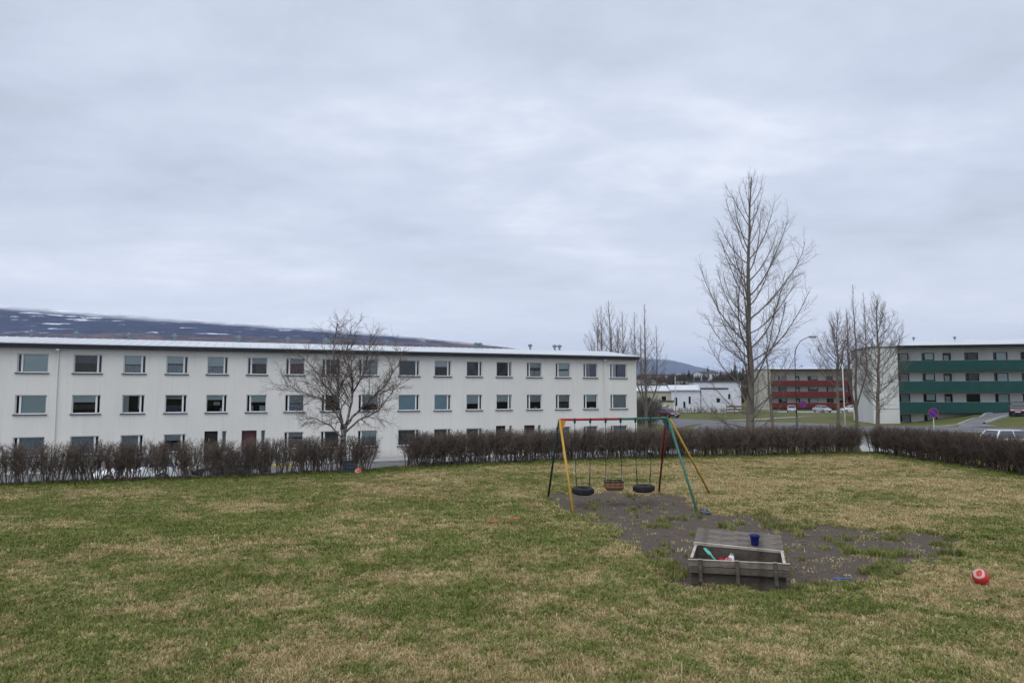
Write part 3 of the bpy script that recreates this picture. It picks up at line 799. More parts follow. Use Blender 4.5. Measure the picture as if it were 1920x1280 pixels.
# ------------------------------------------------------------------ branching plants
def grow(mb, rng, p, d, L, r0, lv, spec, twigs=None):
    """one branch: a wandering tapered tube and its children.  spec[lv] = dict"""
    s = spec[lv]
    n = s['seg']
    pts = [Vector(p)]; d = Vector(d).normalized()
    step = L / n
    dirs = [d.copy()]
    for i in range(n):
        d = d + Vector((rng.gauss(0, 1), rng.gauss(0, 1), rng.gauss(0, 1))) * s['wob'] + Vector((0, 0, s['up']))
        d.normalize()
        pts.append(pts[-1] + d * step); dirs.append(d.copy())
    r1 = s.get('tip', 0.25) * r0
    rad = [r0 + (r1 - r0) * (i / n) ** s.get('tp', 1.0) for i in range(n + 1)]
    mb.tube(pts, rad, s['sides'], cap=False)
    if lv + 1 < len(spec):
        c = spec[lv + 1]
        m = c['n'] if not isinstance(c['n'], tuple) else rng.randint(*c['n'])
        m = max(1, int(round(m * min(1.5, max(0.35, L / s.get('ref', L))))))
        for k in range(m):
            t = c.get('from', 0.2) + (1 - c.get('from', 0.2)) * (k + rng.random()) / m
            t = min(t, 0.985)
            x = t * n; i = int(x); f = x - i
            q = pts[i].lerp(pts[min(i + 1, n)], f); dd = dirs[min(i + 1, n)]
            a = dd.orthogonal(); a.rotate(Matrix.Rotation(rng.uniform(0, 2 * math.pi), 3, dd))
            ang = R(c['ang'] + rng.gauss(0, c.get('sp', 10)))
            nd = dd * math.cos(ang) + a.normalized() * math.sin(ang)
            LL = c['len'] * L * (1 - c.get('fall', 0.5) * t) * rng.uniform(0.65, 1.25) if c.get('rel', True) else c['len'] * rng.uniform(.6, 1.4)
            rr = min(rad[i] * 0.75, max(c['rmin'], r0 * c.get('rr', 0.45) * (1 - 0.5 * t)))
            grow(mb, rng, q, nd, LL, rr, lv + 1, spec)

BARK = mat('poplar_bark', (0.205, 0.175, 0.140), (0.110, 0.095, 0.080), 5, 0.95, 0.6, 20, (1, 1, .3))
TWIG = mat('twig_bark', (0.215, 0.176, 0.148), (0.135, 0.112, 0.100), 6, 0.95)
BIRCHB = mat('birch_bark', (0.34, 0.32, 0.31), (0.06, 0.052, 0.052), 6, 0.9, 0.4, 30, (1, 1, 2.5), rng=(0.40, 0.56))
HEDGEB = mat('hedge_twig', (0.185, 0.146, 0.120), (0.098, 0.078, 0.066), 5, 0.95)
HEDGEB2 = mat('hedge_twig_red', (0.130, 0.096, 0.078), (0.076, 0.059, 0.050), 5, 0.95)

def poplar(name, label, loc, H, r0, width, seed, nl=44, t0=0.12, stems=1, slim=1.0, group=None, twig_r=0.006, dens=1.0):
    rng = random.Random(seed)
    t = thing(name, label, 'tree', loc, rng.uniform(0, 6), group)
    tr, cr = MB(), MB()
    for sidx in range(stems):
        Hs = H * (1 if sidx == 0 else rng.uniform(0.80, .97))
        rs = r0 * (1 if sidx == 0 else .6)
        pts, rad = [Vector((0, 0, -0.4))], [rs * 1.25]
        n = 16; x = y = 0.0
        lean = (rng.gauss(0, .02), rng.gauss(0, .02))
        if sidx:
            an = 2 * math.pi * sidx / max(1, stems - 1) + rng.uniform(-.4, .4)
            tgt = (math.cos(an) * width * .55, math.sin(an) * width * .55)
        for i in range(1, n + 1):
            f = i / n
            if sidx == 0:
                x += rng.gauss(0, .04) + lean[0]; y += rng.gauss(0, .04) + lean[1]
            else:
                g = min(1.0, max(0.0, (f - .14) / .34)); g = g * g * (3 - 2 * g)
                x, y = tgt[0] * g + rng.gauss(0, .03), tgt[1] * g + rng.gauss(0, .03)
            pts.append(Vector((x, y, f * Hs))); rad.append(rs * (1 - .93 * f ** .9) + .008)
        tr.tube(pts, rad, 8, cap=False)
        m = nl if sidx == 0 else int(nl * .9)
        az = rng.uniform(0, 6)
        lo = t0 if sidx == 0 else .34
        for k in range(m):
            f = lo + (.985 - lo) * ((k + rng.random() * .7) / m) ** 1.04
            xx = f * n; i = min(int(xx), n - 1); q = pts[i].lerp(pts[i + 1], xx - i)
            az += 2.4 + rng.gauss(0, .3)
            reach = width * slim * (1 if stems == 1 else .62)
            # limb length follows a spindle-shaped crown
            prof = np.interp(f, [0.0, .12, .22, .34, .5, .68, .84, 1.0], [.55, .7, 1.05, 1.3, 1.22, .95, .6, .22])
            L = reach * prof * rng.uniform(.75, 1.15) * 1.3
            ang = R(np.interp(f, [0, .15, .3, .6, 1], [90, 84, 72, 56, 32]) + rng.gauss(0, 7))
            d = Vector((math.cos(az) * math.sin(ang), math.sin(az) * math.sin(ang), math.cos(ang)))
            rl = max(.011, min(rad[i] * .5, .007 + L * .0082))
            spec = [dict(seg=8, wob=.05, up=.165 if f > .2 else .09, sides=5, tip=.25, ref=2.6),
                    dict(n=int(13 * dens), len=.30, ang=38, sp=11, up=.08, wob=.08, seg=4, sides=3, rmin=twig_r * 1.25, rr=.34, tip=.4, **{'from': .16}, fall=.35, ref=1.0),
                    dict(n=int(8 * dens), len=.34, ang=50, sp=14, up=.05, wob=.10, seg=2, sides=3, rmin=twig_r * .8, rr=.5, tip=.7, **{'from': .1}, fall=.3)]
            grow(cr, rng, q, d, L, rl, 0, spec)
    tr.build('trunk', BARK, t, smooth=True)
    cr.build('crown', TWIG, t, smooth=True)
    return t
poplar('poplar_tree', 'tallest bare poplar with spindle-shaped crown rising above the hedge', (12.97, 38.2, Gz(12.97, 38.2)), 14.95 - Gz(12.97, 38.2), .25, 3.0, 11, nl=56, t0=.13, twig_r=.0058)
def at_depth(px, Y):
    return (px - 960) / 1280 * Y * 0.998
TL = 'bare poplar trees along the street'
for nm, lb, px, Y, ytop, r0, wd, sd_, kw in (
    ('poplar_tree', 'low round-crowned bare tree standing just left of the white lamp pole', 1567, 66, 587, .19, 2.5, 21, dict(nl=46, t0=.40)),
    ('poplar_tree', 'tall slender bare poplar just right of the white lamp pole', 1603, 70, 532, .16, 2.1, 22, dict(nl=32, t0=.45, stems=4)),
    ('poplar_tree', 'bare poplar standing in front of the white end wall of the green block', 1641, 64, 553, .20, 2.5, 23, dict(nl=56, t0=.18)),
    ('poplar_tree', 'narrow bare tree between the tallest poplar and the dark street lamp', 1447, 74, 613, .17, 1.1, 24, dict(nl=30, t0=.25)),
    ('poplar_tree', 'leftmost bare poplar showing its bare tops above the cream block roof', 1147, 84, 562, .22, 3.4, 25, dict(nl=30, t0=.3, stems=5)),
    ('poplar_tree', 'many-stemmed bare poplar at the end corner of the cream block', 1211, 78, 570, .20, 2.6, 26, dict(nl=28, t0=.3, stems=4))):
    x_ = at_depth(px, Y); zb = Gz(x_, Y)
    zt = 2.65 + (736 - ytop) / 1280 * Y
    poplar(nm, lb, (x_, Y, zb), zt - zb, r0, wd, sd_, group=TL, twig_r=.010, **kw)

# birch in the hedge: main limbs drawn by hand, the rest grown on them
def birch():
    rng = random.Random(5)
    t = thing('birch_tree', 'bare birch with pale mottled trunk growing in the left hedge', 'tree', (-5.63, 23.0, 0))
    tr, cr = MB(), MB()
    tr.tube([(0, 0, -.3), (.02, 0, .4), (-.02, .02, .9), (.0, 0, 1.35), (.06, 0, 1.6)], [.125, .105, .092, .085, .075], 8, cap=False)
    limbs = [
        ([(0, 0, 1.25), (-.12, .02, 1.9), (-.25, .05, 2.5), (-.22, .05, 3.0), (-.38, .1, 3.7), (-.42, .1, 4.4), (-.30, .1, 5.0)], .062),
        ([(.05, 0, 1.5), (.22, -.05, 2.1), (.30, -.05, 2.8), (.16, 0, 3.6), (.08, 0, 4.2), (.18, .05, 4.95)], .060),
        ([(.06, 0, 1.55), (.42, .1, 2.0), (.95, .15, 2.55), (1.35, .2, 2.9), (1.75, .2, 3.6), (1.95, .2, 4.1)], .050),
        ([(.0, 0, 1.3), (.55, -.2, 1.75), (1.2, -.3, 2.05), (1.6, -.3, 2.6), (2.0, -.3, 3.1)], .036),
        ([(-.03, 0, 1.1), (-.5, .2, 1.55), (-1.1, .3, 1.8), (-1.55, .3, 1.75)], .030),
        ([(-.2, .05, 2.3), (-.65, 0, 2.9), (-1.05, -.1, 3.5), (-1.5, -.1, 3.9)], .034),
        ([(-.24, .05, 2.6), (-.1, .4, 3.2), (.2, .7, 3.9)], .03),
        ([(.28, 0, 2.6), (.7, -.3, 3.3), (.85, -.3, 4.0), (.95, -.3, 4.6)], .034),
        ([(-.2, 0, 2.2), (-.9, -.2, 2.5), (-1.5, -.3, 2.7), (-1.9, -.3, 3.0)], .026),
        ([(.04, 0, 1.4), (-.1, -.5, 1.9), (-.35, -.9, 2.6), (-.45, -1.1, 3.4)], .034),
    ]
    spec = [dict(seg=4, wob=.10, up=.06, sides=4, tip=.35, ref=.9),
            dict(n=9, len=.42, ang=45, sp=16, up=.03, wob=.16, seg=3, sides=3, rmin=.0055, rr=.45, tip=.45, fall=.3, ref=.38),
            dict(n=5, len=.5, ang=48, sp=18, up=.0, wob=.2, seg=3, sides=3, rmin=.0036, rr=.5, tip=.6, fall=.2)]
    for pts, r0 in limbs:
        P = [Vector(p) for p in pts]
        # smooth the hand-drawn limb
        Q = []
        for a, b in zip(P[:-1], P[1:]):
            for k in range(3):
                Q.append(a.lerp(b, k / 3) + Vector((rng.gauss(0, .015), rng.gauss(0, .015), rng.gauss(0, .012))))
        Q.append(P[-1])
        nQ = len(Q)
        rad = [r0 * .85 * (1 - .86 * i / (nQ - 1)) + .004 for i in range(nQ)]
        (tr if r0 > .045 else cr).tube(Q, rad, 6, cap=False)
        L = sum((b - a).length for a, b in zip(Q[:-1], Q[1:]))
        m = int(L * 10)
        for k in range(m):
            f = .18 + .81 * (k + rng.random()) / m
            x = f * (nQ - 1); i = min(int(x), nQ - 2); q = Q[i].lerp(Q[i + 1], x - i); dd = (Q[i + 1] - Q[i]).normalized()
            a = dd.orthogonal(); a.rotate(Matrix.Rotation(rng.uniform(0, 6.3), 3, dd))
            ang = R(rng.gauss(48, 12))
            d = dd * math.cos(ang) + a.normalized() * math.sin(ang)
            grow(cr, rng, q, d, rng.uniform(.45, 1.15) * (1.15 - .45 * f), max(.008, rad[i] * .45), 0, spec)
    tr.build('trunk', BIRCHB, t, smooth=True)
    cr.build('crown', mat('birch_twig', (0.170, 0.132, 0.115), (0.100, 0.080, 0.072), 6, .95), t, smooth=True)
birch()

# hedges: rows of bare shrubs
def shrub_mesh(seed, H, m, dense=1.0, w=.33):
    rng = random.Random(seed)
    mb_ = MB()
    spec = [dict(seg=4, wob=.10, up=.05, sides=4, tip=.45, ref=1.0),
            dict(n=int(13 * dense), len=.42, ang=36, sp=14, up=.08, wob=.13, seg=3, sides=3, rmin=.0042, rr=.5, tip=.55, fall=.45, ref=.4, **{'from': .28}),
            dict(n=int(6 * dense), len=.45, ang=42, sp=16, up=.07, wob=.18, seg=2, sides=3, rmin=.0030, rr=.55, tip=.75, fall=.3, **{'from': .15})]
    for k in range(9):
        a = rng.uniform(0, 6.28); r_ = rng.uniform(0.02, .14)
        sp = rng.uniform(.05, .38)
        d = Vector((math.cos(a) * sp, math.sin(a) * sp, 1))
        grow(mb_, rng, (math.cos(a) * r_, math.sin(a) * r_, -.06), d, H * rng.uniform(.82, 1.0), rng.uniform(.011, .019), 0, spec)
    # clipped: nothing above the shears' line
    zc = H * 1.02
    mb_.v = [(x, y, z if z < zc else zc + (z - zc) * .42) for x, y, z in mb_.v]
    return mb_.mesh('shrub', m)
SH_A = [shrub_mesh(100 + k, 1.22, HEDGEB, 1.2) for k in range(5)]
SH_B = [shrub_mesh(200 + k, 1.18, HEDGEB, 1.25) for k in range(5)]
SH_C = [shrub_mesh(300 + k, 1.16, HEDGEB2, 1.3) for k in range(5)]
def hedge(name, label, path, meshes, gap=.40, jit=.10, hs=1.0, rows=1):
    rng = random.Random(len(path) * 13 + int(path[0][0] * 7))
    t = thing(name, label, 'hedge', (path[0][0], path[0][1], 0))
    for (a, b) in zip(path[:-1], path[1:]):
        L = math.hypot(b[0] - a[0], b[1] - a[1]); n = max(1, int(L / gap))
        ux, uy = (b[0] - a[0]) / L, (b[1] - a[1]) / L
        for r_ in range(rows):
            for k in range(n):
                f = (k + .5 + rng.uniform(-.3, .3)) / n
                o_ = rng.uniform(-jit, jit) + r_ * .34
                x, y = a[0] + (b[0] - a[0]) * f - uy * o_, a[1] + (b[1] - a[1]) * f + ux * o_
                o = link('shrub', rng.choice(meshes), t)
                z = float(lawn_h(np.array([x]), np.array([y]))[0]) if r_ == 0 else -.05
                o.location = (x - path[0][0], y - path[0][1], z)
                s = rng.uniform(.955, 1.045) * hs
                o.scale = (rng.uniform(.95, 1.15), rng.uniform(.95, 1.15), s)
                o.rotation_euler = (0, 0, rng.uniform(0, 6.28))
    return t
hedge('bare_hedge', 'thin see-through bare hedge running left of the path gap', [(-17.5, 18.35), (-14.5, 19.6), (-4.75, 23.35)], SH_A, .275, .15, .97, 1)
hedge('bare_hedge', 'long clipped bare hedge behind the swing set', [(-3.75, 24.45), (1.3, 26.7), (9.8, 28.9), (15.25, 30.15)], SH_B, .33, .12, 1.05, 2)
hedge('bare_hedge', 'dense dark bare hedge along the right edge of the lawn', [(15.82, 30.1), (16.5, 22.3), (16.75, 17.5)], SH_C, .30, .13, 1.05, 2)

# ------------------------------------------------------------------ playground: swing frame
YELM = mat('yellow_steel', (0.52, 0.30, 0.035), (0.44, 0.25, 0.04), 6, .55)
GRNM = mat('green_steel', (0.030, 0.130, 0.090), (0.045, 0.165, 0.120), 6, .55)
DGRN = mat('dark_green_steel', (0.012, 0.045, 0.040), (0.010, 0.035, 0.032), 6, .55)
REDM = mat('red_steel', (0.36, 0.035, 0.045), (0.28, 0.03, 0.035), 6, .55)
DRED = mat('dark_red_steel', (0.20, 0.022, 0.022), (0.15, 0.02, 0.02), 6, .55)
ORNG = mat('orange_plate', (0.50, 0.17, 0.03), (0.42, 0.14, 0.03), 6, .6)
ROPE = mat('dark_rope', (0.022, 0.030, 0.026), (0.03, 0.036, 0.032), 20, .9)
RUB = mat('black_rubber', (0.017, 0.018, 0.021), (0.028, 0.029, 0.032), 8, .75, .3, 60)
TA, TB = Vector((1.15, 16.6, 2.0)), Vector((3.84, 16.9, 2.02))
sw = thing('swing_frame', 'red, green and yellow steel swing frame on the bare patch of lawn', 'swing frame', (0, 0, 0))
TM = TA.lerp(TB, .55)
MB().tube([TA, TM], .030, 10).build('crossbar', REDM, sw, True)
MB().tube([TM, TB], .0302, 10).build('crossbar', GRNM, sw, True)
def leg(a, b, r_, m):
    a, b = Vector(a), Vector(b)
    b = b + (b - a).normalized() * .12
    return MB().tube([a, b], r_, 10).build('leg', m, sw, True)
leg(TA + Vector((.0, -.02, 0)), (1.36, 15.43, 0), .028, YELM)
leg(TA + Vector((-.01, .05, 0)), (0.93, 17.75, 0), .026, DGRN)
leg(TB + Vector((.0, -.03, 0)), (4.16, 15.6, 0), .028, GRNM)
leg(TB + Vector((-.03, .05, -.02)), (3.88, 18.3, 0), .026, DRED)
leg(TB + Vector((.05, .0, -.01)), (5.14, 17.9, 0), .027, YELM)
MB().tube([TB + Vector((-.035, .17, -.20)), Vector((3.81 + .02, 17.62, .98))], .034, 10).build('sleeve', DRED, sw, True)
for P_, m_, sx in ((TA, ORNG, 1), (TB, DGRN, -1)):
    g = MB()
    y0 = -.03
    for (dy) in (0, .012):
        i = len(g.v)
        g.v += [(P_.x + .0 * sx, P_.y + y0 + dy, P_.z - .01), (P_.x + .16 * sx, P_.y + y0 + dy, P_.z - .012), (P_.x + .05 * sx, P_.y + y0 + dy - .06, P_.z - .30), (P_.x - .01 * sx, P_.y + y0 + dy - .06, P_.z - .30)]
        g.f.append((i, i + 1, i + 2, i + 3))
    g.f += [(0, 1, 5, 4), (1, 2, 6, 5), (2, 3, 7, 6), (3, 0, 4, 7)]
    g.build('gusset', m_, sw)
HANG = (1.52, 1.90, 2.28, 2.65, 3.02, 3.39)
def bar_at(x):
    f = (x - TA.x) / (TB.x - TA.x); return TA.lerp(TB, f)
for x_ in HANG:
    p = bar_at(x_)
    MB().lathe([(.0, -.10), (.02, -.095), (.03, -.05), (.022, -.028), (.034, -.02), (.034, .03)], 8, (p.x, p.y, p.z)).build('hanger', DGRN, sw)
def chain(mb_, a, b, r_=.010):
    a, b = Vector(a), Vector(b); n = max(2, int((b - a).length / .045))
    for k in range(n):
        p, q = a.lerp(b, k / n), a.lerp(b, (k + 1.15) / n)
        mb_.tube([p, p.lerp(q, .5), q], [r_ * .6, r_ * 1.15, r_ * .6], 4, cap=False)
def tyre_mesh():
    R0, r_, w_ = .185, .075, .088
    prof = []
    for k in range(15):
        a = -2.35 + 4.7 * k / 14
        prof.append((R0 + r_ * math.cos(a) * 1.0, w_ * math.sin(a)))
    m_ = MB().lathe(prof, 36)
    # tread blocks around the outside
    for k in range(36):
        a0, a1 = 2 * math.pi * (k + .12) / 36, 2 * math.pi * (k + .80) / 36
        for z0_, z1_, tw in ((-.048, -.006, .03), (.006, .048, -.03)):
            ro, ri = .2655, .25
            i = len(m_.v)
            for (a, z) in ((a0, z0_), (a1, z0_), (a1 + tw, z1_), (a0 + tw, z1_)):
                m_.v += [(ri * math.cos(a), ri * math.sin(a), z), (ro * math.cos(a), ro * math.sin(a), z)]
            m_.f += [(i + 1, i + 3, i + 5, i + 7), (i, i + 2, i + 3, i + 1), (i + 2, i + 4, i + 5, i + 3), (i + 4, i + 6, i + 7, i + 5), (i + 6, i, i + 1, i + 7)]
    return m_.mesh('tyre_seat', RUB)
tym = tyre_mesh()
for (xa_, xb_, zc, lb, tilt) in ((1.52, 1.90, .30, 'tyre swing hanging nearest the yellow front leg', .03), (3.02, 3.39, .335, 'tyre swing hanging nearest the green front leg', -.03)):
    pa, pb = bar_at(xa_), bar_at(xb_); c = (pa + pb) / 2
    t = thing('tyre_swing', lb, 'swing', (c.x, c.y, zc), 0, 'swings hanging on the frame')
    o = link('tyre_seat', tym, t); o.rotation_euler = (tilt, tilt * .6, .3)
    for s_, p in ((-1, pa), (1, pb)):
        top = (p.x - c.x, p.y - c.y, p.z - .1 - zc); fork = (s_ * .176, 0, .52)
        m_ = MB(); chain(m_, top, fork); m_.build('chain', ROPE, t)
        for dy in (-.10, .10):
            m_ = MB(); chain(m_, fork, (s_ * .155, dy, .07), .009); m_.build('chain', ROPE, t)
        MB().lathe([(0, -.03), (.016, -.02), (.016, .02), (0, .03)], 6, fork).build('shackle', VENT, t)
pa, pb = bar_at(2.28), bar_at(2.65); c = (pa + pb) / 2
t = thing('toddler_swing', 'brown wooden toddler cradle swing hanging between the two tyre swings', 'swing', (c.x, c.y, .33), 0, 'swings hanging on the frame')
SWD = mat('swing_wood', (0.24, 0.105, 0.055), (0.17, 0.075, 0.045), 8, .8, stretch=(1, 1, 5))
SDK = mat('swing_dark', (0.030, 0.026, 0.028), (0.04, 0.034, 0.034), 8, .8)
MB().box(-.19, .19, -.17, .17, -.015, .015).build('seat', SDK, t, bevel=.006)
for x_ in (-.185, -.06, .06, .185):
    MB().box(x_ - .028, x_ + .028, -.178, -.162, .02, .17).build('slat', SWD, t, bevel=.004)
    MB().box(x_ - .028, x_ + .028, .162, .178, .02, .17).build('slat', SWD, t, bevel=.004)
for y_ in (-.10, .0, .10):
    for s_ in (-1, 1): MB().box(s_ * .205 - .008, s_ * .205 + .008, y_ - .03, y_ + .03, .02, .17).build('slat', SWD, t, bevel=.004)
for z_ in (.175, .045):
    r_ = MB()
    r_.tube([(-.20, -.172, z_ + .012), (.20, -.172, z_ + .012)], .016, 8); r_.tube([(-.20, .172, z_ + .012), (.20, .172, z_ + .012)], .016, 8)
    r_.tube([(-.206, -.18, z_ + .012), (-.206, .18, z_ + .012)], .016, 8); r_.tube([(.206, -.18, z_ + .012), (.206, .18, z_ + .012)], .016, 8)
    r_.build('rail', SDK if z_ > .1 else SWD, t, True)
for s_, p in ((-1, pa), (1, pb)):
    m_ = MB(); chain(m_, (p.x - c.x, p.y - c.y, p.z - .1 - .33), (s_ * .19, 0, .34)); m_.build('chain', ROPE, t)
    for dy in (-.16, .16):
        m_ = MB(); chain(m_, (s_ * .19, 0, .34), (s_ * .2, dy, .19), .008); m_.build('chain', VENT, t)

# ------------------------------------------------------------------ sandbox with folding lids
def wood(name, a, b):
    m, nt, out = new_mat(name)
    p = N(nt, 'ShaderNodeBsdfPrincipled', {'Roughness': .88, 'Specular IOR Level': .2})
    oi = N(nt, 'ShaderNodeObjectInfo')
    t_ = nt.nodes.new('ShaderNodeTexCoord')
    ad = N(nt, 'ShaderNodeVectorMath', {0: t_.outputs['Object'], 1: oi.outputs['Location']}, operation='ADD')
    mp = N(nt, 'ShaderNodeMapping', {'Vector': ad.outputs[0], 'Scale': (1.2, 22, 22)})
    n1_ = N(nt, 'ShaderNodeTexNoise', {'Vector': mp.outputs[0], 'Scale': 2.2, 'Detail': 8, 'Roughness': .7})
    r_ = N(nt, 'ShaderNodeMapRange', {'Value': n1_.outputs[0], 'From Min': .35, 'From Max': .68})
    f2 = nz(nt, 5, 4, .6, rng=(.45, .75))
    c_ = mixc(nt, r_.outputs[0], a, b)
    c2_ = mixc(nt, f2, c_, tuple(x * .62 for x in b))
    nt.links.new(c2_, p.inputs['Base Color'])
    bp = N(nt, 'ShaderNodeBump', {'Height': n1_.outputs[0], 'Strength': .5, 'Distance': .01})
    nt.links.new(bp.outputs[0], p.inputs['Normal'])
    nt.links.new(p.outputs[0], out.inputs[0])
    return m
WOODG = wood('weathered_grey_wood', (0.215, 0.188, 0.162), (0.105, 0.091, 0.079))
WOODD = wood('weathered_dark_wood', (0.130, 0.108, 0.086), (0.066, 0.056, 0.046))
WOODP = wood('pale_cut_edge', (0.58, 0.53, 0.45), (0.42, 0.38, 0.32))
SBX, SBY = 3.10, 9.60
sb = thing('sandbox', 'weathered grey wooden sandbox with both lids folded open', 'sandbox', (SBX, SBY, -.04), R(-19))
def bx(name, x0, x1, y0, y1, z0, z1, m, bev=.004, par=None):
    """board around its own centre so that its grain is its own"""
    cx_, cy_, cz_ = (x0 + x1) / 2, (y0 + y1) / 2, (z0 + z1) / 2
    o = MB().box(x0 - cx_, x1 - cx_, y0 - cy_, y1 - cy_, z0 - cz_, z1 - cz_).build(name, m, par or sb, bevel=bev)
    o.location = (cx_, cy_, cz_); return o
hw = .625
for z0_, z1_ in ((0, .178), (.184, .37)):
    bx('side_board', -hw, hw, 0, .035, z0_, z1_, WOODD)
    bx('side_board', -hw, hw, .805, .84, z0_, z1_, WOODD)
    o = bx('side_board', -hw, -hw + .035, .037, .803, z0_, z1_, WOODD); o = bx('side_board', hw - .035, hw, .037, .803, z0_, z1_, WOODD)
bx('cap_rail', -hw - .004, -hw + .036, .02, .82, .372, .388, WOODP); bx('cap_rail', hw - .036, hw + .004, .02, .82, .372, .388, WOODP)
sd2 = MB()
ns = 14
for i in range(ns):
    for j in range(ns):
        pass
gxs = np.linspace(-hw + .036, hw - .036, 18); gys = np.linspace(.036, .804, 14)
sme, _ = grid_mesh('sand', gxs, gys, lambda X, Y: .16 + .06 * (fbm(X * 4 + 9, Y * 4, 71, 3) - .5), mat('damp_sand', (0.050, 0.044, 0.039), (0.030, 0.027, 0.025), 9, .95, .6, 60))
link('sand', sme, sb)
# front lid half hangs down over the front, held by three battens
tilt = Matrix.Rotation(R(-7), 4, 'X')
fl = bpy.data.objects.new('front_lid', None); fl.empty_display_size = .1; COL.objects.link(fl); fl.parent = sb; fl.location = (0.01, -.012, .374); fl.rotation_euler = (R(-7), R(-1.8), 0)
bx('plank', -.66, .66, -.045, -.02, -.080, .0, WOODG, .005, fl)
bx('plank', -.66, .66, -.045, -.02, -.168, -.086, WOODD, .005, fl)
bx('plank_edge', -.665, .665, -.052, -.012, .002, .014, WOODP, .003, fl)
for x_ in (-.50, -.01, .48):
    bx('batten', x_ - .025, x_ + .025, -.072, -.046, -.285, .012, WOODD, .004, fl)
    bx('batten_cap', x_ - .024, x_ + .024, -.080, -.046, .0141, .024, WOODP, .003, fl)
bl_ = bpy.data.objects.new('back_lid', None); bl_.empty_display_size = .1; COL.objects.link(bl_); bl_.parent = sb; bl_.location = (0, .82, .388); bl_.rotation_euler = (R(12), R(1.8), 0)
for k, (y0_, y1_) in enumerate(((.0, .185), (.192, .375), (.382, .56))):
    bx('plank', -.63 + .004 * k, .63 - .003 * k, y0_, y1_, .0, .026, WOODG, .005, bl_)
bx('plank_edge', -.64, .64, -.022, -.001, -.012, .030, WOODP, .004, bl_)
for x_ in (-.52, .50): bx('batten', x_ - .03, x_ + .03, .03, .54, -.028, -.002, WOODD, .004, bl_)
for x_ in (-.57, .57):
    bx('post', x_ - .03, x_ + .03, 1.28, 1.34, -.05, .455, WOODD)
for x_, y_ in ((-.55, .12), (.50, .15)):
    for k in range(2):
        MB().lathe([(0, .0), (.008, .0), (.008, .012), (0, .016)], 8, (x_ + .02 * k, y_ + .05 * k, .026)).build('bolt', VENT, bl_)

def lawn_z(x, y): return float(lawn_h(np.array([x]), np.array([y]))[0])
sbc, sbs = math.cos(R(-19)), math.sin(R(-19))
def on_sb(x, y, z): return (SBX + x * sbc - y * sbs, SBY + x * sbs + y * sbc, z - .04)
BLUE = mat('blue_plastic', (0.012, 0.022, 0.19), (0.010, 0.018, 0.15), 5, .35)
bk = thing('toy_bucket', 'dark blue toy bucket standing on the open back lid of the sandbox', 'bucket', on_sb(.24, .91, .428), R(20))
MB().lathe([(0, 0), (.05, 0), (.052, .004), (.068, .132), (.076, .134), (.077, .150), (.070, .152), (.066, .140), (.049, .010), (0, .010)], 24).build('shell', BLUE, bk, True)
MB().tube([(.075 * math.cos(a), -.004 - .055 * math.sin(a), .145 - .035 * math.sin(a)) for a in np.linspace(0, math.pi, 12)], .004, 6).build('handle', BLUE, bk, True)

def spade(name, label, loc, rz, L, m, pitch=0.06, group=None, cat='toy spade'):
    t = thing(name, label, cat, loc, rz, group)
    n = 10; mb_ = MB()
    # dished blade
    for i in range(n + 1):
        f = i / n; w_ = L * .17 * (1 - .35 * max(0, f - .55) / .45) * (.75 + .25 * min(1, f * 6))
        for j in range(5):
            u = (j / 4 - .5) * 2
            mb_.v.append((f * L * .45 + L * .5, u * w_, L * .05 * u * u + .008 + L * .03 * (1 - f)))
    for i in range(n):
        for j in range(4):
            q = i * 5 + j; mb_.f.append((q, q + 5, q + 6, q + 1))
    o = mb_.build('blade', m, t, True)
    sm = o.modifiers.new('thickness', 'SOLIDIFY'); sm.thickness = .005
    MB().tube([(.0, 0, .022), (L * .25, 0, .024), (L * .54, 0, .026)], [L * .05, L * .038, L * .045], 8).build('shaft', m, t, True)
    MB().tube([(.0, -L * .10, .022), (.0, L * .10, .022)], L * .035, 8).build('grip', m, t, True)
    t.rotation_euler = (0, -pitch, rz)
    return t
LB = mat('sky_blue_plastic', (0.060, 0.135, 0.27), (0.045, 0.10, 0.22), 6, .45)
spade('toy_spade', 'blue toy spade lying on the soil right of the sandbox', (4.73, 9.70, lawn_z(4.6, 9.7) + .035), R(176), .27, LB)
ORP = mat('orange_plastic', (0.50, 0.13, 0.05), (0.42, 0.12, 0.05), 6, .5)
spade('toy_spade', 'orange toy spade lying on the grass left of the swing frame', (-.10, 13.95, lawn_z(0, 13.9) + .06), R(18), .30, ORP, .2)
t = thing('toy_piece', 'small faded orange toy piece in the grass beside the orange spade', 'toy', (-.36, 14.02, lawn_z(-.36, 14.02) + .045), R(10))
MB().box(-.11, .11, -.03, .03, 0, .012).build('plate', ORP, t, bevel=.004); MB().tube([(-.11, 0, .012), (-.04, 0, .034), (.06, 0, .028), (.11, 0, .014)], .009, 6).build('handle', ORP, t, True)
t = thing('toy_ring', 'pale blue toy ring on the soil by the foot of the green leg', 'toy', (4.27, 15.28, lawn_z(4.27, 15.3) + .03))
pts = [(.10 * math.cos(a), .10 * math.sin(a), .012 * math.sin(2 * a)) for a in np.linspace(0, 2 * math.pi, 25)]
MB().tube(pts, .016, 8, cap=False).build('ring', LB, t, True)
MB().tube([(-.09, .05, .02), (-.02, .09, .07), (.07, .07, .03)], .012, 8).build('handle', LB, t, True)

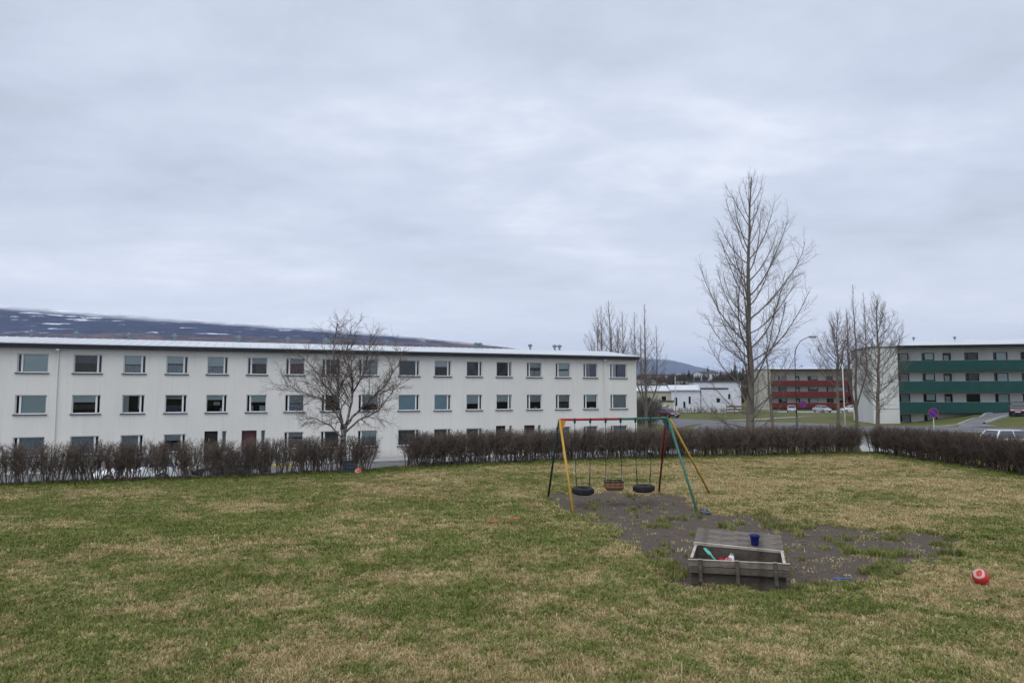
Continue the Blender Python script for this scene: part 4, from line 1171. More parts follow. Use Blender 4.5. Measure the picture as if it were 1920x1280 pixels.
def ball(name, label, loc, r_, a, b, pat, rot=(0, 0, 0), flat=.97):
    m, nt, out = new_mat(name + '_skin_' + pat)
    p = N(nt, 'ShaderNodeBsdfPrincipled', {'Roughness': .42, 'Specular IOR Level': .4})
    tc_ = nt.nodes.new('ShaderNodeTexCoord')
    if pat == 'swirl':
        w_ = N(nt, 'ShaderNodeTexWave', {'Vector': tc_.outputs['Object'], 'Scale': 1.9 / (r_ * 10), 'Distortion': 5.5, 'Detail': 2, 'Detail Scale': 1.5})
        fac = N(nt, 'ShaderNodeMapRange', {'Value': w_.outputs[1], 'From Min': .86, 'From Max': .94}).outputs[0]
    else:
        sp_ = N(nt, 'ShaderNodeSeparateXYZ', {0: tc_.outputs['Object']})
        ab = N(nt, 'ShaderNodeMath', {0: sp_.outputs[2], 1: r_ * .18}, operation='SUBTRACT')
        ab2 = N(nt, 'ShaderNodeMath', {0: ab.outputs[0]}, operation='ABSOLUTE')
        fac = N(nt, 'ShaderNodeMapRange', {'Value': ab2.outputs[0], 'From Min': r_ * .30, 'From Max': r_ * .24}).outputs[0]
    d_ = nz(nt, 18, 4, .6, rng=(.5, .8))
    nt.links.new(mixc(nt, d_, mixc(nt, fac, a, b), (.16, .11, .09)), p.inputs['Base Color'])
    nt.links.new(p.outputs[0], out.inputs[0])
    t = thing(name, label, 'ball', loc)
    bm = bmesh.new(); bmesh.ops.create_icosphere(bm, subdivisions=4, radius=r_)
    for q in bm.verts: q.co.z *= flat
    me = bpy.data.meshes.new('shell'); bm.to_mesh(me); bm.free(); me.materials.append(m)
    me.polygons.foreach_set('use_smooth', [True] * len(me.polygons))
    o = link('shell', me, t); o.rotation_euler = rot
    v_ = MB().lathe([(0, r_ * flat + .001), (.008, r_ * flat), (.009, r_ * flat - .004)], 8).build('valve', m, o)
    return t
ball('play_ball', 'red and white play ball lying on the grass at the far right', (6.43, 9.58, lawn_z(6.43, 9.58) + .10), .106, (.52, .030, .022), (.66, .40, .42), 'swirl', (.9, .5, .4), .95)
ball('play_ball', 'small orange and white ball at the foot of the left hedge', (-5.03, 22.55, .10), .105, (.62, .11, .03), (.74, .60, .52), 'band', (.5, .3, 0))
t = thing('toy_crate', 'faded blue plastic crate standing in the hedge beside the birch', 'crate', (-5.45, 23.05, .0), R(19))
CRB = mat('faded_blue', (0.05, 0.068, 0.095), (0.036, 0.05, 0.07), 6, .6)
for z0_ in (.03, .16, .29):
    for (x0, x1, y0, y1) in ((-.2, .2, -.14, -.125), (-.2, .2, .125, .14), (-.2, -.185, -.124, .124), (.185, .2, -.124, .124)):
        MB().box(x0, x1, y0, y1, z0_, z0_ + .09).build('slat', CRB, t)
for x_ in (-.19, .19):
    for y_ in (-.13, .13): MB().box(x_ - .018, x_ + .018, y_ - .018, y_ + .018, 0, .39).build('post', CRB, t)

# toys lying in the sandbox
PINK = mat('pink_plastic', (0.62, 0.13, 0.20), (0.55, 0.10, 0.16), 6, .4); MINT = mat('mint_plastic', (0.12, 0.52, 0.38), (0.10, 0.45, 0.33), 6, .4)
RDP = mat('red_plastic', (0.35, 0.02, 0.035), (0.28, 0.02, 0.03), 6, .4); WHP = mat('white_plastic', (0.62, 0.64, 0.62), (0.5, 0.52, 0.5), 6, .4)
spade('toy_spade', 'mint green toy spade sticking up inside the sandbox', on_sb(-.30, .50, 0.21), R(140), .28, MINT, .75)
def mould(label, loc, r_, h_, m, n=6, rot=(0, 0, 0)):
    t = thing('sand_mould', label, 'sand mould', loc)
    prof = [(0, h_), (r_ * .62, h_), (r_ * .72, h_ * .92), (r_ * .92, h_ * .12), (r_ * 1.08, h_ * .08), (r_ * 1.08, 0), (r_ * .85, 0), (r_ * .6, h_ * .85)]
    mb_ = MB().lathe(prof, n * 4)
    mb_.v = [(x * (1 + .09 * math.cos(n * math.atan2(y, x))), y * (1 + .09 * math.cos(n * math.atan2(y, x))), z) for x, y, z in mb_.v]
    mb_.build('shell', m, t, True)
    MB().tube([(-r_ * .4, 0, h_ * .98), (-r_ * .3, 0, h_ * 1.3), (r_ * .3, 0, h_ * 1.3), (r_ * .4, 0, h_ * .98)], r_ * .08, 6).build('handle', m, t, True)
    t.rotation_euler = rot
mould('pink sand mould inside the sandbox beside the mint spade', on_sb(-.17, .42, 0.19), .075, .13, PINK, 6, (.5, .3, 0))
mould('white sand mould beside the pink mould in the sandbox', on_sb(-.10, .58, 0.22), .055, .10, WHP, 5, (-.4, .3, 0))
mould('dark red sand mould lying behind the mint spade in the sandbox', on_sb(-.22, .66, 0.17), .06, .09, RDP, 7, (.2, -.4, 0))
mould('red sand mould in the right half of the sandbox', on_sb(.20, .44, 0.19), .065, .10, RDP, 6, (.3, .5, 0))
mould('small mint sand mould at the right end of the sandbox', on_sb(.32, .42, 0.21), .045, .09, MINT, 5, (.9, .2, 0))

# ------------------------------------------------------------------ street furniture
POLE = mat('dark_pole', (0.075, 0.077, 0.082), (0.055, 0.056, 0.06), 3, .6); POLEW = mat('galvanised_pole', (0.52, 0.53, 0.53), (0.42, 0.43, 0.43), 3, .5)
x_, Y = at_depth(1492, 60), 60.0; zb = Gz(x_, Y)
lp = thing('street_lamp', 'dark street lamp with curved arm beside the round blue sign', 'street lamp', (x_, Y, zb))
hz = 6.2 - zb
MB().tube([(0, 0, -.2), (0, 0, 2.4)], [.105, .095], 10).build('pole', POLE, lp, True)
MB().tube([(0, 0, 2.4), (0, 0, hz - .4), (.12, 0, hz + .35), (.55, 0, hz + 1.0), (1.15, 0, hz + 1.3), (1.45, 0, hz + 1.36)], [.05, .04, .036, .034, .032, .032], 8).build('arm', POLE, lp, True)
hd = MB().box(1.3, 1.95, -.13, .13, hz + 1.30, hz + 1.43).build('lamp_head', mat('lamp_grey', (.25, .27, .28)), lp, bevel=.05)
MB().box(1.45, 1.90, -.10, .10, hz + 1.26, hz + 1.299).build('lens', mat('lamp_lens', (.55, .56, .55)), hd)
def no_parking(name, label, loc, d, post_h, rz, stem=None):
    t = thing(name, label, 'road sign', loc, rz)
    SB_ = mat('sign_blue', (0.030, 0.035, 0.30), (0.025, 0.03, 0.26), 4, .4); SR_ = mat('sign_red', (0.33, 0.035, 0.10), (0.28, 0.03, 0.08), 4, .4)
    def disc(r0_, r1_, y, n=32):
        m_ = MB(); base = 0
        for k in range(n):
            a = 2 * math.pi * k / n
            m_.v += [(r0_ * math.cos(a), y, post_h + r0_ * math.sin(a)), (r1_ * math.cos(a), y, post_h + r1_ * math.sin(a))]
        for k in range(n):
            q, w_ = 2 * k, 2 * ((k + 1) % n); m_.f.append((q, w_, w_ + 1, q + 1))
        return m_
    pl = MB()
    pl.tube([(0, -.012, post_h), (0, .012, post_h)], d / 2, 32).build('plate', SB_, t)
    disc(d / 2 * .80, d / 2 * .99, -.016).build('red_ring', SR_, t)
    b_ = MB(); q = .045 * d / .6; L_ = d / 2 * .80
    c_, s_ = math.cos(R(-45)), math.sin(R(-45))
    b_.quad(*[(u * c_ - v_ * s_, -.0155, post_h + u * s_ + v_ * c_) for u, v_ in ((-L_, -q), (L_, -q), (L_, q), (-L_, q))])
    b_.build('red_bar', SR_, t)
    if stem == 'post': MB().tube([(0, .04, -.2), (0, .04, post_h + d / 2)], .028, 8).build('post', POLEW, t, True)
    else: MB().box(-d / 2 - .28, .05, .014, .05, post_h - .03, post_h + .03).build('bracket', POLE, t)
    return t
xs_ = at_depth(1504.5, 59.8)
no_parking('no_parking_sign', 'round blue and red no-parking sign on the dark street lamp', (xs_, 59.8, zb), .60, 2.65 - 21.5 / 1280 * 59.8 - zb, 0)
xs_ = at_depth(1748, 46); zs_ = Gz(xs_, 46)
no_parking('no_parking_sign', 'round blue and red no-parking sign on a grey post before the green block', (xs_, 46, zs_), .64, 2.65 - 37 / 1280 * 46 - zs_, R(-8), 'post')
x_ = at_depth(1582, 61); zb = Gz(x_, 61)
wp = thing('white_lamp_pole', 'plain white lamp pole among the bare trees beside the green block', 'lamp pole', (x_, 61, zb))
MB().tube([(0, 0, -.2), (-.02, 0, 3.2), (-.06, 0, 5.2 - zb)], [.065, .055, .045], 10).build('pole', mat('pole_white', (.56, .57, .56), (.46, .47, .46)), wp, True)
MB().tube([(-.06, 0, 5.2 - zb), (.05, 0, 6.6 - zb), (.12, 0, 7.4 - zb)], [.05, .035, .03], 8).build('mast', mat('pole_pink', (.30, .16, .16)), wp, True)
MB().box(-.08, .38, -.1, .1, 7.38 - zb, 7.48 - zb).build('lamp_head', POLEW, wp, bevel=.03)
x_ = at_depth(1266, 112); zb = Gz(x_, 112)
sl = thing('street_lamp', 'thin grey street lamp in front of the low white house', 'street lamp', (x_, 112, zb))
MB().tube([(0, 0, -.2), (0, 0, 6.6)], [.08, .05], 8).build('pole', POLEW, sl, True)
MB().tube([(0, 0, 6.58), (.1, -.1, 6.85), (.5, -.5, 6.95)], .035, 6).build('arm', POLEW, sl, True)
MB().box(.3, .8, -.8, -.5, 6.9, 7.02).build('lamp_head', POLEW, sl, bevel=.03)

# ------------------------------------------------------------------ cars
CG = glass_mat('car_glass', (0.10, 0.11, 0.12), .12)
TYRE = RUB; RIM = mat('rim_alloy', (.42, .43, .44), (.33, .34, .35), 6, .35, metal=.6)
LAMPW = mat('headlamp', (.62, .64, .66)); LAMPR = mat('tail_lamp', (.28, .012, .012)); PLATE = mat('number_plate', (.68, .69, .70))
def car(label, loc, rz, paint, L=4.2, Wd=1.74, Hh=1.48, kind='hatch', group=None):
    t = thing('parked_car', label, 'car', loc, rz, group)
    hw_ = Wd / 2
    # lower body lofted from stations (x, top z, half width, bottom z); nose at +x
    st = [(-L / 2, .62, hw_ * .82, .36), (-L / 2 + .06, .86, hw_ * .90, .27), (-L / 2 + .45, .95, hw_ * .98, .22), (-L * .18, .95, hw_, .2), (L * .12, .93, hw_, .2), (L * .22, .90, hw_ * .99, .2), (L / 2 - .5, .80, hw_ * .96, .22), (L / 2 - .10, .66, hw_ * .88, .26), (L / 2, .50, hw_ * .78, .34)]
    b_ = MB()
    for x, zt, w_, z0_ in st:
        b_.v += [(x, -w_ * .92, z0_), (x, -w_, z0_ + .16), (x, -w_ * 1.0, zt - .16), (x, -w_ * .90, zt), (x, w_ * .90, zt), (x, w_ * 1.0, zt - .16), (x, w_, z0_ + .16), (x, w_ * .92, z0_)]
    for i in range(len(st) - 1):
        for j in range(8):
            q = i * 8; b_.f.append((q + j, q + (j + 1) % 8, q + 8 + (j + 1) % 8, q + 8 + j))
    b_.f.append(tuple(range(7, -1, -1))); b_.f.append(tuple((len(st) - 1) * 8 + j for j in range(8)))
    o = b_.build('body', paint, t, bevel=.03)
    # glasshouse
    xr = -L / 2 + (.12 if kind == 'hatch' else .75); xr2 = -L / 2 + (.52 if kind == 'hatch' else 1.15); xf2 = L * .02; xf = L * .21
    zt = Hh; zb_ = .93; w0, w1 = hw_ * .90, hw_ * .70
    g = MB()
    g.v += [(xr, -w0, zb_), (xf, -w0, zb_ - .04), (xf, w0, zb_ - .04), (xr, w0, zb_), (xr2, -w1, zt - .03), (xf2, -w1, zt - .03), (xf2, w1, zt - .03), (xr2, w1, zt - .03)]
    g.f += [(0, 1, 5, 4), (1, 2, 6, 5), (2, 3, 7, 6), (3, 0, 4, 7), (0, 3, 2, 1)]
    g.build('glasshouse', CG, t)
    MB().box(xr + .2, xf - .25, -w0 + .2, w0 - .2, zb_ - .1, zb_ + .22).build('seats', DARKIN, t)
    r_ = MB()
    r_.v += [(xr2 - .05, -w1 - .02, zt - .045), (xf2 + .05, -w1 - .02, zt - .045), (xf2 + .05, w1 + .02, zt - .045), (xr2 - .05, w1 + .02, zt - .045), (xr2 + .1, -w1 + .12, zt), (xf2 - .15, -w1 + .12, zt), (xf2 - .15, w1 - .12, zt), (xr2 + .1, w1 - .12, zt)]
    r_.f += [(4, 5, 6, 7), (0, 1, 5, 4), (1, 2, 6, 5), (2, 3, 7, 6), (3, 0, 4, 7), (0, 3, 2, 1)]
    r_.build('roof', paint, t)
    for s_ in (-1, 1):
        pl = MB()
        pl.tube([(xf, s_ * w0, zb_ - .05), (xf2 + .02, s_ * w1, zt - .04)], .035, 5); pl.tube([(xr, s_ * w0, zb_ - .02), (xr2 - .02, s_ * w1, zt - .04)], .055, 5)
        xm = (xr2 + xf2) / 2 + .1; pl.tube([(xm, s_ * w0 * 1.0, zb_ - .02), (xm - .03, s_ * w1, zt - .04)], .035, 5)
        pl.build('pillar', paint, t)
        for xw in (-L / 2 + .75, L / 2 - .82):
            tw = MB().tube([(xw, s_ * (hw_ - .19), .31), (xw, s_ * (hw_ + .012), .31)], .31, 20).build('wheel', TYRE, t)
            MB().tube([(xw, s_ * (hw_ - .01), .31), (xw, s_ * (hw_ + .022), .31)], .20, 14).build('rim', RIM, tw)
        MB().box(L / 2 - .24, L / 2 - .02, s_ * hw_ * .60 - .16, s_ * hw_ * .60 + .16, .56, .69).build('headlight', LAMPW, t, bevel=.03)
        MB().box(-L / 2 - .012, -L / 2 + .12, s_ * hw_ * .70 - .10, s_ * hw_ * .70 + .10, .62, .86).build('tail_light', LAMPR, t, bevel=.02)
        MB().box(xf - .12, xf + .06, s_ * (w0 + .02), s_ * (w0 + .16), zb_ + .02, zb_ + .14).build('mirror', paint, t, bevel=.02)
    MB().box(L / 2 - .01, L / 2 + .012, -.26, .26, .38, .49).build('number_plate', PLATE, t); MB().box(-L / 2 - .016, -L / 2 + .01, -.26, .26, .52, .63).build('number_plate', PLATE, t)
    MB().box(L / 2 - .05, L / 2 + .006, -.45, .45, .24, .36).build('grille', DARKTRIM, t)
    return t
def paint(name, c): return mat(name, c, tuple(x * .92 for x in c), 1.0, .35, spec=.5, coat=.6)
PW, PS, PB, PM, PD = paint('car_white', (.72, .74, .76)), paint('car_silver', (.42, .44, .47)), paint('car_blue_grey', (.10, .13, .18)), paint('car_maroon', (.085, .018, .022)), paint('car_black', (.022, .024, .028))
def fl_car(label, s, off, heading, p, **k):
    x, y = flocal(s, off); return car(label, (x, y, -2.345), FA + R(heading), p, **k)
fl_car('white car with dark windows seen through the thin hedge at far left', -36.2, -9.6, 180, PW)
fl_car('dark car behind the thin hedge just right of the white car', -31.4, -8.5, 180, PD)
fl_car('white car behind the hedge just right of the path gap', -17.3, -5.4, 0, PW)
fl_car('white car behind the hedge below the last windows of the cream block', 1.2, -6.0, 0, PW, kind='sedan')
def gcar(label, px, Y, rz, p, dz=.05, **k):
    x = at_depth(px, Y); return car(label, (x, Y, Gz(x, Y) + dz), R(rz), p, **k)
gcar('silver-blue car parked under the red balconies, left of the no-parking sign', 1483, 144, -110, PS)
gcar('pale car parked under the red balconies, right of the no-parking sign', 1540, 144, -75, PS, kind='sedan')
gcar('white car parked between the red and the green blocks', 1594, 142, 178, PW)
gcar('white car parked before the sand-coloured house', 1234, 122, 175, PW)
gcar('dark maroon car on the street left of the thin grey lamp', 1252, 108, -70, PM)
gcar('maroon car parked at the top of the drive by the green block', 1907, 80.5, -128, PM, Hh=1.62, L=4.4)
gcar('white car whose roof shows above the right-hand hedge', 1899, 47.5, 4, PW, L=4.3)

# ------------------------------------------------------------------ far town: houses, wood, conifers, rough mound
rng = random.Random(77)
tw = [('white_render', HW), ('sand', HB_), ('grey', mat('grey_render', (.40, .41, .42))), ('dark', mat('brown_cladding', (.16, .12, .10)))]
troof = [ROOFW, DROOF, mat('brown_roof', (.12, .085, .075)), mat('grey_roof', (.28, .29, .31))]
ORD = ['leftmost', 'second', 'third', 'fourth', 'fifth', 'sixth', 'seventh', 'eighth', 'ninth', 'tenth', 'eleventh', 'twelfth', 'thirteenth', 'fourteenth', 'fifteenth', 'sixteenth']
def ordinal(k): return 'leftmost' if k == 0 else ORD[k] + ' from the left'
spots_ = [(1206, 205, 3.2), (1219, 330, 4.0), (1232, 240, 3.6), (1244, 420, 4.2), (1256, 300, 3.4), (1271, 250, 3.4), (1283, 480, 4.4), (1297, 330, 3.8), (1308, 235, 3.2), (1319, 560, 4.6), (1331, 390, 3.8), (1346, 520, 4.4), (1358, 300, 3.2), (1374, 450, 3.8), (1390, 600, 4.6)]
WN = {'white_render': 'white', 'sand': 'sand-coloured', 'grey': 'grey', 'dark': 'brown'}
for k, (px, Y, h_) in enumerate(spots_):
    x_ = at_depth(px, Y); w_ = rng.uniform(8, 14)
    n_ = int(w_ / 3); wins = [(-w_ / 2 + 1 + i * (w_ - 2) / n_, -w_ / 2 + 2.2 + i * (w_ - 2) / n_, h_ - 2.0, h_ - .8) for i in range(n_)]
    wn_, wm_ = tw[(0, 1, 0, 2, 0, 3, 0, 2, 1, 0, 0, 2, 0, 3, 0)[k]]; rt_ = rng.choice(['flat', 'gable', 'gable'])
    house('distant_house', 'distant %s house, %s among the houses of the far town' % (WN[wn_], ordinal(k)), (x_, Y, Gz(x_, Y)), R(rng.uniform(-30, 30)), w_, 8, h_, wm_, wins, rt_, rng.choice(troof), 'distant houses of the far town', rise=rng.uniform(.8, 2.0))
def wood_mass():
    """bare birch wood and scrub of the far town, too far to count"""
    rng = random.Random(31); mb_ = MB()
    for k in range(1300):
        Y = 175 + 750 * rng.random() ** 1.1; px = rng.uniform(1180, 1480)
        x = at_depth(px, Y); z = Gz(x, Y); h = rng.uniform(2.5, 6.5)
        for j in range(26):
            a = rng.uniform(0, 6.28); rr = rng.random() ** .5 * h * .38; zz = z + h * rng.uniform(.25, 1.0)
            bx_, by_ = x + math.cos(a) * rr * .35, Y + math.sin(a) * rr * .35
            ex, ey = x + math.cos(a) * rr, Y + math.sin(a) * rr
            w_ = .05 + Y * .00036; i = len(mb_.v)
            mb_.v += [(bx_ - w_, by_, z), (bx_ + w_, by_, z), (ex, ey, zz)]; mb_.f.append((i, i + 1, i + 2))
    o = mb_.build('bare_wood', mat('far_twigs', (0.085, 0.062, 0.055), (0.06, 0.047, 0.043), .05, .95))
    tag(o, 'brown mass of bare trees and scrub covering the far town', 'wood', kind='stuff')
wood_mass()
CONI = mat('conifer_needles', (0.020, 0.035, 0.026), (0.03, 0.045, 0.03), 1.5, .9)
def conifer_mesh(seed, H):
    rng = random.Random(seed); mb_ = MB()
    for k in range(260):
        f = rng.random() ** .8; z = H * (.1 + .9 * f); rr = H * .23 * (1 - f) * rng.uniform(.5, 1.1) + .1; a = rng.uniform(0, 6.28)
        c_, s_ = math.cos(a), math.sin(a); w_ = rr * .28
        i = len(mb_.v)
        mb_.v += [(0, 0, z + .25), (c_ * rr - s_ * w_, s_ * rr + c_ * w_, z - rr * .35), (c_ * rr * 1.2, s_ * rr * 1.2, z - rr * .25), (c_ * rr + s_ * w_, s_ * rr - c_ * w_, z - rr * .35)]
        mb_.f += [(i, i + 1, i + 2), (i, i + 2, i + 3)]
    return mb_.mesh('crown', CONI), MB().tube([(0, 0, -.5), (0, 0, H * .8)], [.16, .05], 6).mesh('trunk', BARK)
cms = [conifer_mesh(k, 8.0) for k in range(3)]
for k, (px, Y, s_) in enumerate(sorted(((1264.5, 200, .95), (1292, 380, .8), (1328, 420, 1.1), (1336, 430, .9), (1372, 330, 1.2), (1379, 335, 1.5), (1388, 330, 1.15), (1394, 420, 1.2), (1352, 430, .9), (1345, 300, .7), (1283, 300, .9), (1402, 500, 1.3)))):
    x_ = at_depth(px, Y); t = thing('conifer_tree', 'dark conifer, %s among the conifers of the far town' % ordinal(k), 'tree', (x_, Y, Gz(x_, Y)), k, 'dark conifers of the far town')
    t.scale = (s_, s_, s_); link('crown', cms[k % 3][0], t); link('trunk', cms[k % 3][1], t)
# scrub beside the end of the cream block
def scrub(name, label, spots, hgt, m, seed):
    rng = random.Random(seed); mb_ = MB()
    spec = [dict(seg=3, wob=.12, up=.04, sides=3, tip=.4, ref=hgt), dict(n=7, len=.42, ang=38, sp=14, up=.05, wob=.14, seg=2, sides=3, rmin=.012, rr=.5, tip=.5, fall=.4)]
    for (x, y) in spots:
        z = Gz(x, y)
        for k in range(10):
            a = rng.uniform(0, 6.28); grow(mb_, rng, (x + rng.gauss(0, .3), y + rng.gauss(0, .3), z - .1), Vector((math.cos(a) * .4, math.sin(a) * .4, 1)), hgt * rng.uniform(.6, 1.05), .03, 0, spec)
    tag(mb_.build(name, m), label, 'shrubs', kind='stuff')
sp_ = []
rng = random.Random(3)
for k in range(46):
    Y = rng.uniform(84, 118); sp_.append((at_depth(rng.uniform(1190, 1226), Y), Y))
scrub('shrubbery', 'tangle of bare shrubs between the cream block and the sand-coloured house', sp_, 3.6, mat('scrub_twig', (0.085, 0.070, 0.065), (0.06, 0.05, 0.047), 1, .95), 4)
scrub('shrubbery', 'low bare shrubs in front of the low white house', [(30.5 + k * .62, 127 - k * .05) for k in range(15)], 1.3, HEDGEB, 6)

# ------------------------------------------------------------------ mountains
def mountain_material(name, low, high, snow_amt, z0, z1):
    m, nt, out = new_mat(name)
    b = N(nt, 'ShaderNodeBsdfPrincipled', {'Roughness': .95, 'Specular IOR Level': .1})
    t_ = nt.nodes.new('ShaderNodeTexCoord')
    sp_ = N(nt, 'ShaderNodeSeparateXYZ', {0: t_.outputs['Object']})
    hz_ = N(nt, 'ShaderNodeMapRange', {'Value': sp_.outputs[2], 'From Min': z0, 'From Max': z1})
    n1_ = nz(nt, .0042, 6, .6, stretch=(1, 1, 6))
    hs = N(nt, 'ShaderNodeMath', {0: hz_.outputs[0], 1: N(nt, 'ShaderNodeMath', {0: n1_, 1: 1.1}, operation='MULTIPLY').outputs[0]}, operation='ADD')
    h2 = N(nt, 'ShaderNodeMapRange', {'Value': hs.outputs[0], 'From Min': .86, 'From Max': 1.0})
    c_ = mixc(nt, h2.outputs[0], low, high)
    c_ = mixc(nt, nz(nt, .012, 6, .7, stretch=(1, 1, 5), rng=(.42, .62)), c_, tuple(x * .35 for x in high))
    # snow left in the gullies and along the terraces
    s1 = nz(nt, .0075, 7, .62, stretch=(.55, 1, 7.5))
    s2 = nz(nt, .0016, 3, .5)
    sa = N(nt, 'ShaderNodeMath', {0: s1, 1: N(nt, 'ShaderNodeMath', {0: hz_.outputs[0], 1: .10}, operation='MULTIPLY').outputs[0]}, operation='ADD')
    sb_ = N(nt, 'ShaderNodeMath', {0: sa.outputs[0], 1: N(nt, 'ShaderNodeMath', {0: s2, 1: .12}, operation='MULTIPLY').outputs[0]}, operation='ADD')
    sn = N(nt, 'ShaderNodeMapRange', {'Value': sb_.outputs[0], 'From Min': snow_amt, 'From Max': snow_amt + .035})
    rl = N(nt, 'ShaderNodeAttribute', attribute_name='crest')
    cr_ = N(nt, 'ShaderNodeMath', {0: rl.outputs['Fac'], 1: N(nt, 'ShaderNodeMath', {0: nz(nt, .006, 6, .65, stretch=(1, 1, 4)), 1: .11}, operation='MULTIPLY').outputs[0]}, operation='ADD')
    cloud_fade = N(nt, 'ShaderNodeMapRange', {'Value': cr_.outputs[0], 'From Min': .972, 'From Max': 1.07})  # low cloud's fade painted into the colour: snow white thickening towards the crest
    sm_ = N(nt, 'ShaderNodeMath', {0: sn.outputs[0], 1: cloud_fade.outputs[0]}, operation='MAXIMUM')
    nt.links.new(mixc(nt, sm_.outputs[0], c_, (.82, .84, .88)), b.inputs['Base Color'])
    nt.links.new(b.outputs[0], out.inputs[0])
    return m
def ridge(name, xs, px_, pz_, y0, y1, y2, m, seed, rough=.05):
    ys = np.concatenate([np.linspace(y0, y1, 46), np.linspace(y1, y2, 8)[1:]])
    def zf(X, Y):
        top = np.interp(X, px_, pz_)
        f = np.clip((Y - y0) / (y1 - y0), 0, 1)
        shape = .18 * f + .82 * f ** 1.25
        n = fbm(X * .0011, Y * .0012, seed, 5, .55) - .5
        n2 = fbm(X * .006, Y * .0016, seed + 5, 4) - .5
        return -10 + (top + 10) * shape * (1 + (n * rough * 3.5 + n2 * rough) * np.clip(1.05 - f, 0, 1) + n2 * rough * .25) - 30 * np.clip((Y - y1) / (y2 - y1), 0, 1)
    me, v_ = grid_mesh(name, xs, ys, zf, m)
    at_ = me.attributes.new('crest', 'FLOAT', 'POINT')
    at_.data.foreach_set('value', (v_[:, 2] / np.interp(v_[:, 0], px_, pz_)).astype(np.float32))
    tag(link(name, me), kind='structure')
k_ = 4600 / 4000
PXL = [-9000, -5200, -3020, -2073, -1161, -501, 125, 300, 420, 900]
PZL = [700, 660, 517, 445, 381, 328, 256, 232, 190, 30]
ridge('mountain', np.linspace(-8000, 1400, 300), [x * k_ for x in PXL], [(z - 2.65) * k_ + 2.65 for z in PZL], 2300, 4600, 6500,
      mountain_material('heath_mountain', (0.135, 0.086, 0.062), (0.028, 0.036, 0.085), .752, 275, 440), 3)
k_ = 14000 / 4000
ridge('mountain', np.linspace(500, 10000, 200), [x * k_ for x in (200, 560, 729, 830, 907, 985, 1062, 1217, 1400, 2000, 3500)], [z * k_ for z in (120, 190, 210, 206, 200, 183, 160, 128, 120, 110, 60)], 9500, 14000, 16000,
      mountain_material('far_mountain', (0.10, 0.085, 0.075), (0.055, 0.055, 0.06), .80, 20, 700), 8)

# ------------------------------------------------------------------ grass blades, straw, pebbles
def tuft(seed, n, spread, h, lean, w):
    rng = random.Random(seed); mb_ = MB()
    for k in range(n):
        a = rng.uniform(0, 6.28); r_ = spread * rng.random() ** .6; x, y = math.cos(a) * r_, math.sin(a) * r_
        b = rng.uniform(0, 6.28); l = lean * rng.uniform(.3, 1.2); hh = h * rng.uniform(.55, 1.2)
        dx, dy = math.cos(b) * l * hh, math.sin(b) * l * hh; px_, py_ = -math.sin(b) * w / 2, math.cos(b) * w / 2
        hm = hh * .62; i = len(mb_.v)
        mb_.v += [(x - px_, y - py_, -.004), (x + px_, y + py_, -.004), (x + dx * .42 - px_ * .8, y + dy * .42 - py_ * .8, hm), (x + dx * .42 + px_ * .8, y + dy * .42 + py_ * .8, hm), (x + dx, y + dy, hh * .92)]
        mb_.f += [(i, i + 1, i + 3, i + 2), (i + 2, i + 3, i + 4)]
    return mb_
def blade_material():
    m, nt, out = new_mat('grass_blade')
    at = N(nt, 'ShaderNodeAttribute', attribute_name='tint', attribute_type='INSTANCER')
    sp_ = N(nt, 'ShaderNodeSeparateXYZ', {0: at.outputs['Vector']})
    green = mixc(nt, sp_.outputs[1], (0.085, 0.118, 0.024), (0.225, 0.245, 0.075))
    straw = mixc(nt, sp_.outputs[1], (0.265, 0.200, 0.092), (0.550, 0.450, 0.255))
    c_ = mixc(nt, sp_.outputs[0], straw, green)
    ge = nt.nodes.new('ShaderNodeNewGeometry')
    iv = N(nt, 'ShaderNodeMapRange', {'Value': ge.outputs['Random Per Island'], 'To Min': .62, 'To Max': 1.50})
    sc_ = N(nt, 'ShaderNodeVectorMath', {0: c_}, operation='SCALE'); nt.links.new(iv.outputs[0], sc_.inputs['Scale'])
    c_ = sc_.outputs[0]
    d_ = N(nt, 'ShaderNodeBsdfPrincipled', {'Base Color': c_, 'Roughness': .8, 'Specular IOR Level': .15})
    tr = N(nt, 'ShaderNodeBsdfTranslucent', {'Color': c_})
    mx = N(nt, 'ShaderNodeMixShader', {0: .15, 1: d_.outputs[0], 2: tr.outputs[0]})
    nt.links.new(mx.outputs[0], out.inputs[0])
    return m
BLADE = blade_material()
tcol = bpy.data.collections.new('tufts')
protos = []
for k in range(4): protos.append(tuft(k, 13, .045, .040, .85, .0062))        # 0-3 mown turf
for k in range(3): protos.append(tuft(10 + k, 10, .055, .018, 2.6, .0062))     # 4-6 matted straw
for k in range(2): protos.append(tuft(20 + k, 26, .05, .085, .55, .006))      # 7-8 rank clump
for k in range(3): protos.append(tuft(30 + k, 14, .085, .046, .95, .0100))      # 9-11 coarse, for the far half
for k in range(2): protos.append(tuft(40 + k, 12, .10, .018, 3.0, .0095))        # 12-13 coarse matted straw
for k, p in enumerate(protos):
    o = bpy.data.objects.new('tuft_%02d' % k, p.mesh('tuft', BLADE)); tcol.objects.link(o)
